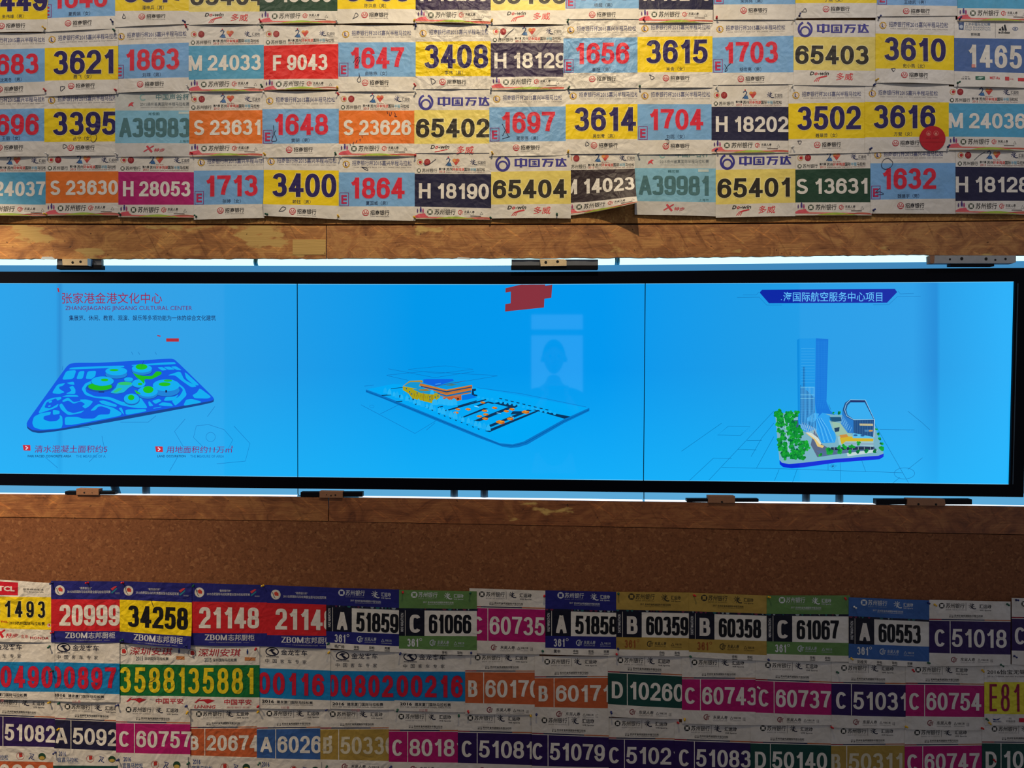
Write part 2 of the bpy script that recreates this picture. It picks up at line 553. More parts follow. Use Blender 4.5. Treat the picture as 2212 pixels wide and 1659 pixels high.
# ------------------------------------------------------------------ flat printing
class Ink:
    """flat printed shapes in pixel coordinates, y down; layers stack in hair-thin steps"""
    def __init__(s):
        s.v, s.f, s.c, s.l = [], [], [], []

    def add(s, vs, fs, col, lay=0):
        n = len(s.v)
        s.v += vs
        s.l += [lay] * len(vs)
        s.f += [tuple(i + n for i in f) for f in fs]
        s.c += [lin(col)] * len(fs)

    def poly(s, pts, col, lay=0):
        t = tessellate_polygon([[Vector((p[0], p[1], 0)) for p in pts]])
        s.add(list(pts), [tuple(i) for i in t], col, lay)

    def rect(s, x0, y0, x1, y1, col, lay=0, step=9.0):
        nx = max(1, int(math.ceil(abs(x1 - x0) / step)))
        ny = max(1, int(math.ceil(abs(y1 - y0) / step)))
        vs = [(x0 + (x1 - x0) * i / nx, y0 + (y1 - y0) * j / ny) for j in range(ny + 1) for i in range(nx + 1)]
        fs = [(j * (nx + 1) + i, j * (nx + 1) + i + 1, (j + 1) * (nx + 1) + i + 1, (j + 1) * (nx + 1) + i) for j in range(ny) for i in range(nx)]
        s.add(vs, fs, col, lay)

    def disc(s, cx, cy, rx, ry=None, col=(0, 0, 0), lay=0, n=20):
        ry = rx if ry is None else ry
        s.add([(cx, cy)] + [(cx + rx * cos(2 * pi * i / n), cy + ry * sin(2 * pi * i / n)) for i in range(n)],
              [(0, 1 + i, 1 + (i + 1) % n) for i in range(n)], col, lay)

    def line(s, pts, w, col, lay=0, tx=None, ty=None, ext=False, box=None, step=None):
        """a stroke; tx, ty let stems and bars differ in weight"""
        tx = w if tx is None else tx
        ty = w if ty is None else ty
        P = [Vector(p) for p in pts]
        if ext:
            a = (P[0] - P[1]).normalized(); b = (P[-1] - P[-2]).normalized()
            P[0] = P[0] + Vector((a.x * tx / 2, a.y * ty / 2))
            P[-1] = P[-1] + Vector((b.x * tx / 2, b.y * ty / 2))
        if step:
            Q = [P[0]]
            for a, b in zip(P, P[1:]):
                k = max(1, int((b - a).length / step))
                Q += [a.lerp(b, (i + 1) / k) for i in range(k)]
            P = Q
        n = len(P)
        closed = (P[0] - P[-1]).length < 1e-6 and n > 3
        vs = []
        for i, p in enumerate(P):
            if closed:
                t = P[(i + 1) % (n - 1)] - P[(i - 1) % (n - 1)] if i < n - 1 else P[1] - P[n - 2]
            else:
                t = P[min(i + 1, n - 1)] - P[max(i - 1, 0)]
            if t.length < 1e-9:
                t = Vector((1, 0))
            t.normalize()
            # split the weight by direction
            nx, ny = -t.y, t.x
            for sg in (1, -1):
                x, y = p.x + sg * nx * tx / 2, p.y + sg * ny * ty / 2
                if box:
                    x = min(max(x, box[0]), box[2]); y = min(max(y, box[1]), box[3])
                vs.append((x, y))
        s.add(vs, [(2 * i, 2 * i + 1, 2 * i + 3, 2 * i + 2) for i in range(n - 1)], col, lay)

    def ring(s, cx, cy, r, w, col, lay=0, a0=0, a1=360, ry=None, n=24):
        ry = r if ry is None else ry
        s.line([(cx + r * cos(radians(a0 + (a1 - a0) * i / n)), cy + ry * sin(radians(a0 + (a1 - a0) * i / n))) for i in range(n + 1)], w, col, lay)

    def text(s, txt, x0, x1, y0, y1, col, off=0.0, slant=0.0, lay=0, rot=0.0, clip=None):
        vs, fs = glyphs(txt, off)
        w, h = x1 - x0, y1 - y0
        out = [(x0 + x * w + (0.5 - y) * h * slant, y0 + y * h) for x, y in vs]
        if rot:
            cx, cy = (x0 + x1) / 2, (y0 + y1) / 2
            c, s_ = cos(radians(rot)), sin(radians(rot))
            out = [(cx + (x - cx) * c - (y - cy) * s_, cy + (x - cx) * s_ + (y - cy) * c) for x, y in out]
        s.add(out, fs, col, lay)

    def figures(s, txt, x0, x1, y0, y1, col, tx, ty, q=2.3, gap=0.17, lay=1, edge=None, one=None, e=1.4):
        """heavy figures filling x0..x1, y0..y1; edge = colour of a thin outline"""
        W = [one if (ch == '1' and one) else WIDE.get(ch, 1.0) for ch in txt]
        tot = sum(W) + gap * (len(txt) - 1)
        k = (x1 - x0) / tot
        x = x0
        for ch, w in zip(txt, W):
            if ch != ' ':
                a, b = x, x + w * k
                for p, ext in skeleton(ch, q):
                    P = [(a + tx / 2 + u * (b - a - tx), y1 - ty / 2 - v * (y1 - y0 - ty)) for u, v in p]
                    if edge:
                        s.line(P, 0, edge, lay - 1, tx + 2 * e, ty + 2 * e, ext, (a - e, y0 - e, b + e, y1 + e), 6)
                    s.line(P, 0, col, lay, tx, ty, ext, (a, y0, b, y1), 6)
            x += w * k + gap * k

    def mesh(s, name, fn, m):
        me = bpy.data.meshes.new(name)
        me.from_pydata([fn(x, y, l) for (x, y), l in zip(s.v, s.l)], [], s.f)
        ca = me.color_attributes.new('ink', 'FLOAT_COLOR', 'CORNER')
        buf = []
        for f, c in zip(me.polygons, s.c):
            buf += list(c) * f.loop_total
        ca.data.foreach_set('color', buf)
        # all printing faces the room
        flip = [p for p in me.polygons if p.normal.y > 0]
        for p in flip:
            p.flip()
        me.materials.append(m)
        return me


# ------------------------------------------------------------------ the setting
X0, X1 = -420, 2640
TOPY, BOTY = -460, 1896


def structure(o, name, label=None):
    o.name = name
    o['kind'] = 'structure'
    if label:
        o['label'] = label
    return o


b = MB()
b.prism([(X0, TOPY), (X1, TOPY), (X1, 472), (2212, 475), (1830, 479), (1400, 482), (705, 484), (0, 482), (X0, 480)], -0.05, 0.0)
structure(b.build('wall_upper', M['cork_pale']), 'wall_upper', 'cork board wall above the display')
b = MB()
b.prism([(X0, 1114), (0, 1118), (740, 1127), (1472, 1142), (2212, 1156), (X1, 1164), (X1, BOTY), (X0, BOTY)], -0.05, 0.0)
structure(b.build('wall_lower', M['cork']), 'wall_lower', 'cork board wall below the display')


def jag(x0, y0, x1, y1, amp, step=9):
    n = int(abs(x1 - x0) / step)
    return [(x0 + (x1 - x0) * i / n, y0 + (y1 - y0) * i / n + (RND.uniform(-amp, amp) if 0 < i < n else 0)) for i in range(n + 1)]


def board(i, top, bot, m, label):
    b = MB()
    b.prism(top + bot[::-1], -0.012, 0.001)
    structure(b.build('trim_%d' % i, M[m]), 'trim_%d' % i, label)


board(1, [(X0, 483.5), (0, 485.5), (704, 487.5)], jag(X0, 560, 0, 559, .5) + jag(8, 559, 704, 558.5, .8), 'wood_a', 'stained plywood board above the left screens')
board(2, [(706, 487.5), (1400, 485.5), (1783, 483), (1830, 481.5), (2212, 478), (X1, 475)],
      jag(706, 558.5, 1480, 556, .9) + jag(1488, 555.6, 2000, 549.5, .9) + jag(2008, 551, 2212, 551.5, .5) + [(X1, 551)], 'wood_b', 'long plywood board above the right screens')
board(3, [(X0, 1064), (0, 1068), (709, 1074.5)], [(X0, 1112), (0, 1116.5), (709, 1125.5)], 'wood_c', 'plywood board under the left screens')
board(4, [(711, 1074.5), (1472, 1085.5), (2212, 1095), (X1, 1101)], [(711, 1126), (1472, 1140.5), (2212, 1154.5), (X1, 1162)], 'wood_d', 'long plywood board under the right screens')
b = MB()
b.box(632, 517, 703.5, 550, 0.0, 0.0022)
structure(b.build('trim_5', M['patch']), 'trim_5', 'bare repair patch on the plywood board')
b = MB()
b.box(X0, 474, X1, 494, -0.016, -0.0125)  # black backing added so the gap reads as shade and leaks no light
structure(b.build('trim_6', M['hole']), 'trim_6', 'added black strip darkening the shadow gap over the boards')
b = MB()
b.box(X0, 1100, X1, 1170, -0.016, -0.0125)
structure(b.build('trim_7', M['patch']), 'trim_7', 'pale seam behind the lower boards')
# recess behind the boards
b = MB()
b.box(X0, 440, X1, 470, -0.22, -0.05)
b.box(X0, 1170, X1, 1200, -0.22, -0.05)
b.box(X0, 440, X1, 1200, -0.25, -0.22)
structure(b.build('wall_recess', M['recess']), 'wall_recess', 'recess holding the display')
b = MB()
fz = at(0, BOTY).z
b.add([(-3.2, 0.05, fz - .1), (3.2, 0.05, fz - .1), (3.2, -5.9, fz - .1), (-3.2, -5.9, fz - .1),
       (-3.2, 0.05, fz), (3.2, 0.05, fz), (3.2, -5.9, fz), (-3.2, -5.9, fz)],
      [(0, 1, 2, 3), (4, 5, 6, 7), (0, 1, 5, 4), (1, 2, 6, 5), (2, 3, 7, 6), (3, 0, 4, 7)])
structure(b.build('floor', M['floor']), 'floor')

# ------------------------------------------------------------------ display wall
FD = -0.012            # frame front
SD = -0.020            # screen face
disp = empty('display_wall', 1106, 1056, FD)
tag(disp, 'wide black framed display with three sky blue screens set in the wall', 'display')
fr = MB()
L = -330
T_out = [(L, 586), (0, 586.5), (740, 588), (1106, 587.5), (1472, 585), (2000, 580), (2300, 578)]
T_in = [(L, 610.5), (0, 611), (740, 613), (1106, 613.5), (1472, 611.5), (2000, 609), (2193, 607.5)]
B_in = [(L, 1020), (0, 1023.5), (740, 1032), (1106, 1035.5), (1392, 1038.5), (2000, 1045), (2182, 1047)]
B_out = [(L, 1045), (0, 1048.5), (740, 1056.5), (1106, 1060), (1392, 1063.5), (2211, 1074)]
fr.prism(T_out[:-1] + [(2212, 578.5)] + T_in[::-1], -0.055, FD)
fr.prism(B_in + B_out[::-1], -0.055, FD)
fr.prism([(2212, 578.5), (2222, 578.4), (2211, 1074), (2182, 1047), (2193, 607.5)], -0.055, FD)
fr.box(L - 26, 586, L, 1046, -0.055, FD)
adopt(disp, fr.build('frame', M['black'], bevel=0.0012))
b = MB()
b.prism([(2198, 612), (2200, 612), (2189, 1046), (2187, 1046)], FD - .004, FD + 0.0006)
adopt(disp, b.build('frame_lip', plain('lip_teal', (36, 70, 90), 0.3)))
for nm_, m_, q_ in (('upper_light_panel', 'casing', [(L, 572.5), (0, 573), (740, 574), (1135, 574.5), (1135, 592), (0, 592), (L, 592)]),
                    ('upper_light_panel', 'casing', [(1136.2, 574.5), (1472, 571), (2000, 566), (2300, 563), (2300, 590), (1136.2, 592)]),
                    ('lower_light_panel', 'casing_low', [(L, 1040), (0, 1044), (643, 1050), (643, 1080), (L, 1075)]),
                    ('lower_light_panel', 'casing_low', [(644.5, 1050), (1390, 1058), (1390, 1092), (644.5, 1080)]),
                    ('lower_light_panel', 'casing_low', [(1391.5, 1058), (2300, 1068), (2300, 1110), (1391.5, 1092)])):
    tb = MB()
    tb.prism(q_, -0.060, -0.050)  # case strips with their light painted in as glow
    adopt(disp, tb.build(nm_, M[m_]))


def lerp_line(pts, x):
    for (a, ya), (b_, yb) in zip(pts, pts[1:]):
        if a <= x <= b_:
            return ya + (yb - ya) * (x - a) / (b_ - a)
    return pts[-1][1] if x > pts[-1][0] else pts[0][1]


for q_ in ([(639, 606), (644.5, 606), (645.5, 1040), (640, 1040)], [(1391, 606), (1397, 606), (1393.5, 1046), (1387, 1046)]):
    b = MB()
    b.prism(q_, -0.046, SD - 0.002)
    adopt(disp, b.build('screen_seam', M['black']))
screens = []
EDGES = []
for nm, (xa, xb, xc, xd) in (('left', (L, 640.8, 642, L)), ('centre', (643, 1393, 1389.3, 644)), ('right', (1395, 2194, 2183, 1391.2))):
    b = MB()
    tx = [xa + (xb - xa) * i / 6 for i in range(7)]
    bx = [xd + (xc - xd) * i / 6 for i in range(7)]
    b.prism([(x, lerp_line(T_in, x) - 2) for x in tx] + [(x, lerp_line(B_in, x) + 2) for x in bx[::-1]], -0.045, SD)
    o = b.build('screen', M['screen'])
    o['label'] = 'sky blue lit screen at the %s of the display' % nm
    adopt(disp, o)
    screens.append(o)
    EDGES.append((o, [(x, lerp_line(T_in, x) + .9) for x in tx], [(x, lerp_line(B_in, x) - .9) for x in bx], [(xb - 1.2, lerp_line(T_in, xb)), (xc - 1.2, lerp_line(B_in, xc))]))


def pic(ink, name, screen, label=None):
    me = ink.mesh(name, lambda x, y, l: at(x, y, SD + 0.0004 + 0.00012 * l), M['image'])
    o = link(name, me)
    adopt(screen, o)
    if label:
        o['label'] = label
    return o


def zoomed(x0, y0, k):
    return lambda pts: [(x0 + x / k, y0 + y / k) for x, y in pts]




def soft(p, n=2, r=.14):
    for _ in range(n):
        q = []
        for a, b_ in zip(p, p[1:] + p[:1]):
            q += [(a[0] * (1 - r) + b_[0] * r, a[1] * (1 - r) + b_[1] * r), (a[0] * r + b_[0] * (1 - r), a[1] * r + b_[1] * (1 - r))]
        p = q
    return p


for o_, *lines in EDGES:
    i_ = Ink()
    for ln in lines if o_ is screens[2] else lines[:2]:
        i_.line(ln, 1.3, (120, 206, 250))
    pic(i_, 'bright_rim', o_, 'thin bright rim of the screen')
# ---- left screen
i_ = Ink()
i_.text('张家港金港文化中心', 134, 350, 632, 656, (142, 44, 88), 0.004)
i_.text('ZHANGJIAGANG JINGANG CULTURAL CENTER', 141, 415, 661, 673, (104, 44, 112), 0.004)
i_.text('集展览、休闲、教育、观演、娱乐等多项功能为一体的综合文化建筑', 149, 466, 681, 693, (20, 48, 98), 0.008)
pic(i_, 'title_text', screens[0], 'dark red and navy title lettering')
i_ = Ink()
i_.poly([(123.5, 622), (126.5, 622), (128.5, 631), (125.5, 631)], (176, 34, 52))
i_.poly([(340, 723.5), (347, 725), (346.5, 727.5), (339.5, 726)], (160, 40, 60))
i_.rect(359, 731, 386.5, 738, (176, 40, 52))
for x, y in ((49, 961), (335, 964)):
    i_.poly([(x, y), (x + 16.5, y + .5), (x + 17, y + 12.5), (x + 2, y + 12)], (196, 40, 58))
    i_.line([(x + 6, y + 3), (x + 11, y + 6.2), (x + 6.5, y + 10)], 2.4, (235, 225, 240), 1)
pic(i_, 'red_marks', screens[0], 'small red blocks and arrow icons')
i_ = Ink()
i_.text('清水混凝土面积约5', 75, 232, 962, 978, (112, 44, 116), 0.004, 0.08)
i_.text('用地面积约11万㎡', 360, 503, 963, 979, (112, 44, 116), 0.004, 0.08)
i_.text('FAIR FACED CONCRETE AREA', 60, 154, 983, 988, (12, 60, 110), 0.012)
i_.text('THE MEASURE OF A', 164, 228, 983, 988.5, (10, 110, 178), 0.004)
i_.text('LAND OCCUPATION', 340, 401, 983, 988, (12, 60, 110), 0.012)
i_.text('THE MEASURE OF AREA', 411, 484, 983, 988.5, (10, 110, 178), 0.004)
pic(i_, 'caption_text', screens[0], 'purple captions along the bottom')
Z = zoomed(50, 760, 5.144)
i_ = Ink()
edge = [(38, 800), (45, 850), (100, 890), (180, 905), (380, 882), (1085, 760), (2115, 566), (2122, 520), (2090, 505), (200, 850)]
i_.poly(soft(Z(edge)), (8, 66, 140), 0)
top = [(38, 795), (60, 750), (480, 165), (520, 132), (580, 122), (850, 122), (1160, 104), (1640, 74), (1690, 88), (2115, 505), (2118, 535), (2060, 552), (1085, 722), (380, 862), (180, 878), (100, 868), (45, 830)]
i_.poly(soft(Z(top)), (2, 88, 226), 1)
CY = (0, 172, 240)
for p in ([(100, 790), (120, 720), (200, 680), (310, 665), (300, 700), (230, 715), (225, 750), (290, 775), (370, 770), (408, 738), (405, 700), (435, 720), (440, 800), (425, 850), (200, 866), (120, 840)],
          [(465, 828), (462, 722), (600, 722), (660, 742), (790, 742), (842, 697), (960, 695), (972, 640), (880, 606), (835, 608), (800, 650), (745, 655), (800, 600), (840, 578), (1000, 620), (1098, 680), (1080, 712)],
          [(400, 590), (430, 570), (490, 660), (560, 682), (685, 648), (640, 682), (500, 705), (420, 640)],
          [(435, 540), (500, 505), (560, 560), (640, 545), (630, 530), (700, 528), (780, 550), (740, 600), (690, 632), (655, 605), (690, 580), (640, 550), (560, 578), (500, 540), (440, 560)],
          [(160, 690), (250, 540), (330, 510), (422, 500), (425, 522), (380, 545), (365, 515), (260, 560), (235, 620), (300, 630), (395, 575), (380, 612), (300, 645)],
          [(280, 552), (318, 540), (322, 560), (290, 570)], [(276, 600), (306, 590), (304, 608), (280, 612)],
          [(318, 460), (380, 362), (470, 346), (440, 378), (400, 388), (402, 412), (465, 450), (400, 468)],
          [(480, 345), (560, 330), (572, 366), (520, 362)], [(510, 392), (555, 376), (582, 420), (580, 468), (470, 466), (540, 432)],
          [(330, 645), (405, 655), (405, 690), (330, 700)], [(425, 500), (490, 478), (600, 480), (620, 500), (520, 500)],
          [(648, 412), (690, 350), (770, 318), (790, 366), (690, 396), (702, 450), (800, 498), (960, 500), (1110, 560), (1280, 570), (1300, 500), (1375, 605), (1375, 628), (1250, 625), (1080, 592), (960, 532), (780, 507), (690, 480)],
          [(840, 545), (900, 540), (1045, 590), (1035, 612), (960, 602), (870, 575)], [(1060, 625), (1095, 618), (1125, 700), (1100, 680)],
          [(1135, 640), (1360, 635), (1372, 660), (1140, 704)], [(1445, 625), (1535, 608), (1535, 617), (1448, 632)],
          [(430, 312), (480, 212), (592, 202), (560, 300)], [(590, 302), (622, 216), (685, 212), (662, 300)], [(694, 300), (716, 216), (812, 210), (802, 270), (760, 302)],
          [(500, 198), (535, 172), (1120, 150), (1126, 172)], [(1200, 146), (1680, 110), (1702, 138), (1212, 156)],
          [(1490, 172), (1548, 168), (1600, 200), (1545, 210)], [(1560, 168), (1628, 164), (1690, 196), (1612, 200)], [(1640, 164), (1700, 160), (1765, 205), (1702, 200)],
          [(1600, 262), (1745, 214), (1790, 310), (1935, 384), (1870, 396), (1762, 322), (1690, 262)], [(1792, 216), (1962, 372), (1902, 372), (1810, 296)],
          [(1880, 482), (1932, 452), (1962, 402), (2092, 500), (2052, 520), (1905, 516)], [(1782, 590), (1810, 532), (1872, 522), (1980, 552), (1970, 566), (1800, 598)],
          [(1640, 300), (1700, 330), (1790, 400), (1820, 480), (1740, 560), (1690, 600), (1650, 545), (1740, 490), (1780, 420), (1700, 350)],
          [(1545, 560), (1640, 570), (1670, 606), (1560, 602), (1500, 590)], [(1400, 545), (1450, 600), (1400, 606), (1390, 560)], [(1430, 545), (1510, 520), (1540, 545), (1470, 580)],
          [(1585, 500), (1680, 498), (1730, 470), (1680, 540), (1560, 545)]):
    i_.poly(soft(Z(p)), CY, 2)
pic(i_, 'site_model', screens[0], 'blue tilted site plan with cyan plots')
i_ = Ink()


def dome(cx, cy, rx, ry, hgt, top=CY, green=None):
    c = Z([(cx, cy)])[0]
    k = 5.144
    i_.disc(c[0], c[1] + hgt / k, rx / k + .8, ry / k + .6, (10, 70, 170), 3)
    i_.disc(c[0], c[1] + hgt / k - .8, rx / k, ry / k, (20, 130, 215), 4)
    i_.disc(c[0], c[1], rx / k, ry / k, top, 5)
    if green:
        g = Z([(green[0], green[1])])[0]
        i_.disc(g[0], g[1], green[2] / k, green[3] / k, (22, 190, 20), 6)


dome(1035, 215, 122, 46, 40, green=(1010, 203, 52, 12))
i_.poly(soft(Z([(1215, 230), (1260, 250), (1330, 268), (1430, 270), (1480, 215), (1535, 220), (1540, 248), (1430, 305), (1350, 300), (1345, 360), (1310, 320), (1260, 285)])), (18, 186, 22), 6)
dome(1320, 185, 112, 46, 30, green=(1315, 166, 66, 32))
i_.disc(*Z([(855, 395)])[0], 30, 10.5, (10, 80, 180), 3)
i_.disc(*Z([(855, 385)])[0], 26, 8.5, (18, 186, 22), 4)
dome(882, 325, 126, 52, 8, green=(905, 312, 42, 15))
i_.poly(soft(Z([(960, 462), (1030, 404), (1050, 348), (1200, 338), (1230, 368), (1170, 408), (1120, 456), (1040, 474)])), (10, 90, 190), 3)
i_.poly(soft(Z([(965, 455), (1030, 400), (1050, 345), (1200, 335), (1230, 365), (1170, 400), (1120, 450), (1040, 465)])), (16, 178, 216), 4)
i_.poly(soft(Z([(1000, 445), (1060, 400), (1110, 405), (1060, 440), (1020, 455)])), (40, 195, 130), 5)
i_.disc(*Z([(1130, 352)])[0], 15, 3.6, (40, 195, 110), 5)
dome(1172, 305, 50, 22, 18)
dome(1590, 372, 150, 66, 60, green=(1572, 360, 66, 22))
i_.disc(*Z([(1608, 320)])[0], 9, 2.6, (22, 190, 60), 6)
dome(1385, 440, 112, 58, 28, green=(1390, 420, 58, 40))
i_.poly(Z([(1235, 420), (1290, 450), (1310, 470), (1260, 465)]), (30, 190, 40), 6)
dome(1285, 350, 75, 44, 10, green=(1300, 358, 26, 14))
dome(1205, 520, 86, 56, 14, green=(1200, 508, 36, 30))
i_.rect(*Z([(1580, 425)])[0], *Z([(1600, 452)])[0], (8, 30, 80), 7)
i_.rect(*Z([(838, 440)])[0], *Z([(900, 452)])[0], (8, 40, 100), 7)
i_.line(Z([(1315, 160), (1340, 100)]), .8, (12, 60, 110), 7)
pic(i_, 'domed_buildings', screens[0], 'rounded cyan and green roofs on the site plan')
i_ = Ink()
LN = (18, 112, 186)
for p in ([(424, 920), (418, 945), (440, 967), (490, 975), (503, 950), (484, 928), (450, 917), (424, 920)],
          [(400, 905), (377, 932), (396, 965)], [(260, 912), (320, 912), (337, 898)], [(464, 878), (448, 900)], [(505, 920), (540, 958), (530, 996), (468, 1002)],
          [(98, 988), (125, 1011)], [(192, 998), (228, 965)], [(220, 942), (228, 980)], [(385, 985), (366, 1018)], [(166, 924), (190, 923), (198, 928)],
          [(134, 800), (136, 790)], [(284, 760), (287, 766)], [(298, 760), (302, 766)], [(335, 760), (338, 766)]):
    i_.line(p, .8, LN)
i_.ring(455, 944, 10, .7, LN)
pic(i_, 'drafting_lines', screens[0], 'faint blue drafting lines')

# ---- centre screen
i_ = Ink()
i_.poly([(1092, 622.6), (1126, 614.6), (1177.5, 614.2), (1178, 617.5), (1190, 615.5), (1193, 614), (1191, 643), (1176, 645.5), (1175, 664.3), (1091, 673), (1091.5, 657), (1103, 655), (1103.5, 630), (1092, 632)], (136, 50, 62))
pic(i_, 'red_shape', screens[1], 'dark red angular shape cut by the frame')
Z = zoomed(780, 780, 4.337)
i_ = Ink()
i_.poly(Z([(45, 266), (200, 322), (640, 500), (1100, 690), (1300, 770), (1420, 780), (1520, 755), (1900, 545), (2138, 438), (2138, 468), (1900, 582), (1560, 780), (1470, 808), (1400, 814), (1320, 800), (1080, 712), (640, 532), (200, 350), (45, 292)]), (8, 116, 196), 0)
i_.line(Z([(45, 280), (640, 516), (1100, 702), (1310, 785), (1420, 795), (1540, 765), (1900, 565), (2138, 455)]), .9, (4, 80, 150), 1)
i_.poly(Z([(60, 262), (300, 215), (1030, 240), (2120, 440), (1890, 545), (1520, 752), (1420, 772), (1300, 760), (640, 495)]), (2, 168, 246), 0)
DK = (10, 52, 92)
for p in ([(780, 462), (1180, 352), (1195, 360), (800, 470)], [(1080, 415), (1190, 378), (1260, 395), (1230, 402), (1190, 390), (1100, 425)],
          [(935, 528), (1150, 440), (1190, 445), (960, 530)], [(1050, 560), (1440, 405), (1480, 415), (1110, 565)], [(1170, 610), (1560, 455), (1600, 462), (1210, 620)],
          [(1160, 655), (1640, 465), (1660, 472), (1205, 665)], [(1610, 458), (1640, 455), (1760, 480), (1965, 520), (1905, 540), (1740, 492)],
          [(1240, 395), (1310, 380), (1480, 415), (1440, 440), (1380, 430)], [(900, 420), (1080, 368), (1085, 376), (910, 428)], [(1420, 470), (1540, 470), (1530, 490), (1400, 500)],
          [(320, 318), (380, 322), (378, 345), (330, 340)], [(420, 340), (500, 352), (495, 366), (430, 362)], [(500, 390), (548, 400), (545, 416), (505, 408)], [(600, 420), (636, 430), (632, 445), (604, 440)],
          [(210, 290), (240, 272), (245, 282), (220, 300)], [(190, 318), (280, 312), (282, 320), (195, 326)], [(325, 378), (385, 372), (388, 380), (330, 386)], [(280, 255), (390, 245), (392, 250), (282, 260)],
          [(1040, 262), (1075, 258), (1078, 275), (1055, 285), (1060, 310), (1090, 318), (1088, 330), (1035, 322)], [(715, 430), (765, 420), (768, 428), (722, 438)],
          [(655, 445), (684, 450), (680, 468), (660, 462)]):
    i_.poly(Z(p), DK, 2)
for a in range(8):
    x, y = 720 + a * 53, 486 + a * 20.5
    i_.poly(Z([(x, y), (x + 18, y + 6), (x + 16, y + 16), (x + 4, y + 10)]), DK, 2)
for a in range(9):
    x, y = 1290 + a * 54, 345 + a * 13
    i_.poly(Z([(x, y), (x + 34, y + 6), (x + 30, y + 14), (x + 8, y + 10)]), DK, 2)
for a, b_ in (((1060, 420), (1105, 432)), ((1150, 460), (1190, 470)), ((1270, 485), (1310, 490)), ((1400, 520), (1430, 528))):
    i_.line(Z([a, b_]), 1.5, (150, 215, 245), 3)
pic(i_, 'site_plate', screens[1], 'tilted blue site plate with dark car park')
i_ = Ink()
OR, YE = (196, 110, 40), (196, 172, 30)
i_.poly(Z([(390, 235), (530, 260), (660, 300), (735, 300), (740, 340), (665, 395), (480, 350), (440, 300), (392, 272)]), (170, 160, 24), 4)
i_.poly(Z([(455, 185), (570, 180), (585, 205), (540, 240), (500, 245), (392, 232)]), (176, 142, 36), 3)
i_.poly(Z([(400, 230), (460, 196), (560, 196), (540, 238), (620, 262), (560, 270), (480, 250)]), (20, 150, 210), 5)
i_.poly(Z([(480, 262), (640, 262), (730, 296), (640, 310), (560, 300)]), (30, 150, 200), 5)
i_.poly(Z([(540, 266), (615, 262), (650, 278), (600, 282), (550, 276)]), (150, 120, 50), 6)
i_.poly(Z([(540, 215), (560, 208), (800, 268), (1040, 222), (1042, 250), (1030, 285), (1030, 300), (800, 345), (740, 325), (735, 300), (560, 240)]), (186, 112, 46), 4)
i_.poly(Z([(545, 206), (590, 195), (870, 190), (1038, 222), (800, 262)]), (8, 150, 222), 5)
i_.poly(Z([(560, 232), (800, 282), (1038, 238), (1038, 248), (800, 294), (560, 242)]), (24, 70, 120), 5)
i_.poly(Z([(700, 288), (800, 320), (1030, 274), (1030, 290), (800, 334), (720, 308)]), (14, 110, 180), 5)
i_.poly(Z([(583, 172), (620, 168), (860, 168), (870, 184), (700, 236), (585, 205)]), (14, 100, 226), 6)
i_.poly(Z([(690, 215), (745, 205), (750, 212), (700, 222)]), (60, 150, 240), 7)
i_.line(Z([(690, 236), (980, 185)]), .9, (70, 40, 30), 7)
i_.poly(Z([(790, 230), (850, 212), (905, 220), (850, 232)]), (70, 120, 120), 6)
i_.poly(Z([(735, 345), (890, 330), (940, 318), (940, 365), (890, 375), (740, 350)]), (190, 96, 52), 4)
i_.poly(Z([(945, 322), (1025, 308), (1085, 338), (1000, 360), (945, 366)]), (4, 116, 226), 4)
i_.rect(*Z([(898, 345)])[0], *Z([(918, 362)])[0], (70, 40, 30), 6)
for x0, x1, y in ((400, 660, 318), (500, 660, 340)):
    for k in range(9):
        x = x0 + (x1 - x0) * k / 8
        i_.line(Z([(x, y - 26 + k * 2.5), (x, y - 6 + k * 3)]), .6, (120, 84, 20), 6)
i_.line(Z([(668, 312), (668, 392)]), .8, (160, 60, 30), 6)
i_.line(Z([(582, 290), (582, 372)]), .8, (150, 80, 30), 6)
i_.line(Z([(560, 222), (800, 274), (1040, 228)]), .9, (220, 140, 60), 6)
i_.line(Z([(740, 300), (800, 312), (1036, 264)]), .9, (214, 130, 60), 6)
for x, y in ((420, 250), (450, 280), (470, 300), (520, 290), (640, 325), (690, 330), (640, 355), (715, 320)):
    i_.rect(*Z([(x, y)])[0], *Z([(x + 10, y + 16)])[0], (40, 100, 130), 6)
pic(i_, 'hall_building', screens[1], 'yellow and orange hall with blue roof')
i_ = Ink()
for x, y, s_ in ((1140, 388, 1), (905, 452, 1), (890, 484, 1.05), (1002, 452, 1.1), (1156, 466, 1.1), (1168, 500, 1.1), (1108, 518, 1.1), (1162, 540, 1.25), (1250, 438, 1.1), (1412, 452, 1.15), (1360, 470, 1.1), (1540, 478, 1.6), (1396, 542, 1.35), (1305, 572, 1.8)):
    w, h = 22 * s_, 11 * s_
    i_.poly(Z([(x - w, y - h * .4), (x - w * .3, y - h), (x + w, y - h * .5), (x + w, y + h * .6), (x + w * .2, y + h), (x - w, y + h * .3)]), (208, 124, 30), 4)
    i_.poly(Z([(x - w * .2, y - h * .7), (x + w * .8, y - h * .3), (x + w * .7, y), (x - w * .2, y - h * .1)]), (232, 150, 44), 5)
    i_.poly(Z([(x + w * .4, y + h * .2), (x + w, y), (x + w, y + h * .6), (x + w * .3, y + h * .8)]), (180, 80, 30), 5)
pic(i_, 'model_cars', screens[1], 'small orange cars in the car park')
i_ = Ink()
TR = (40, 180, 246)
rr = random.Random(3)
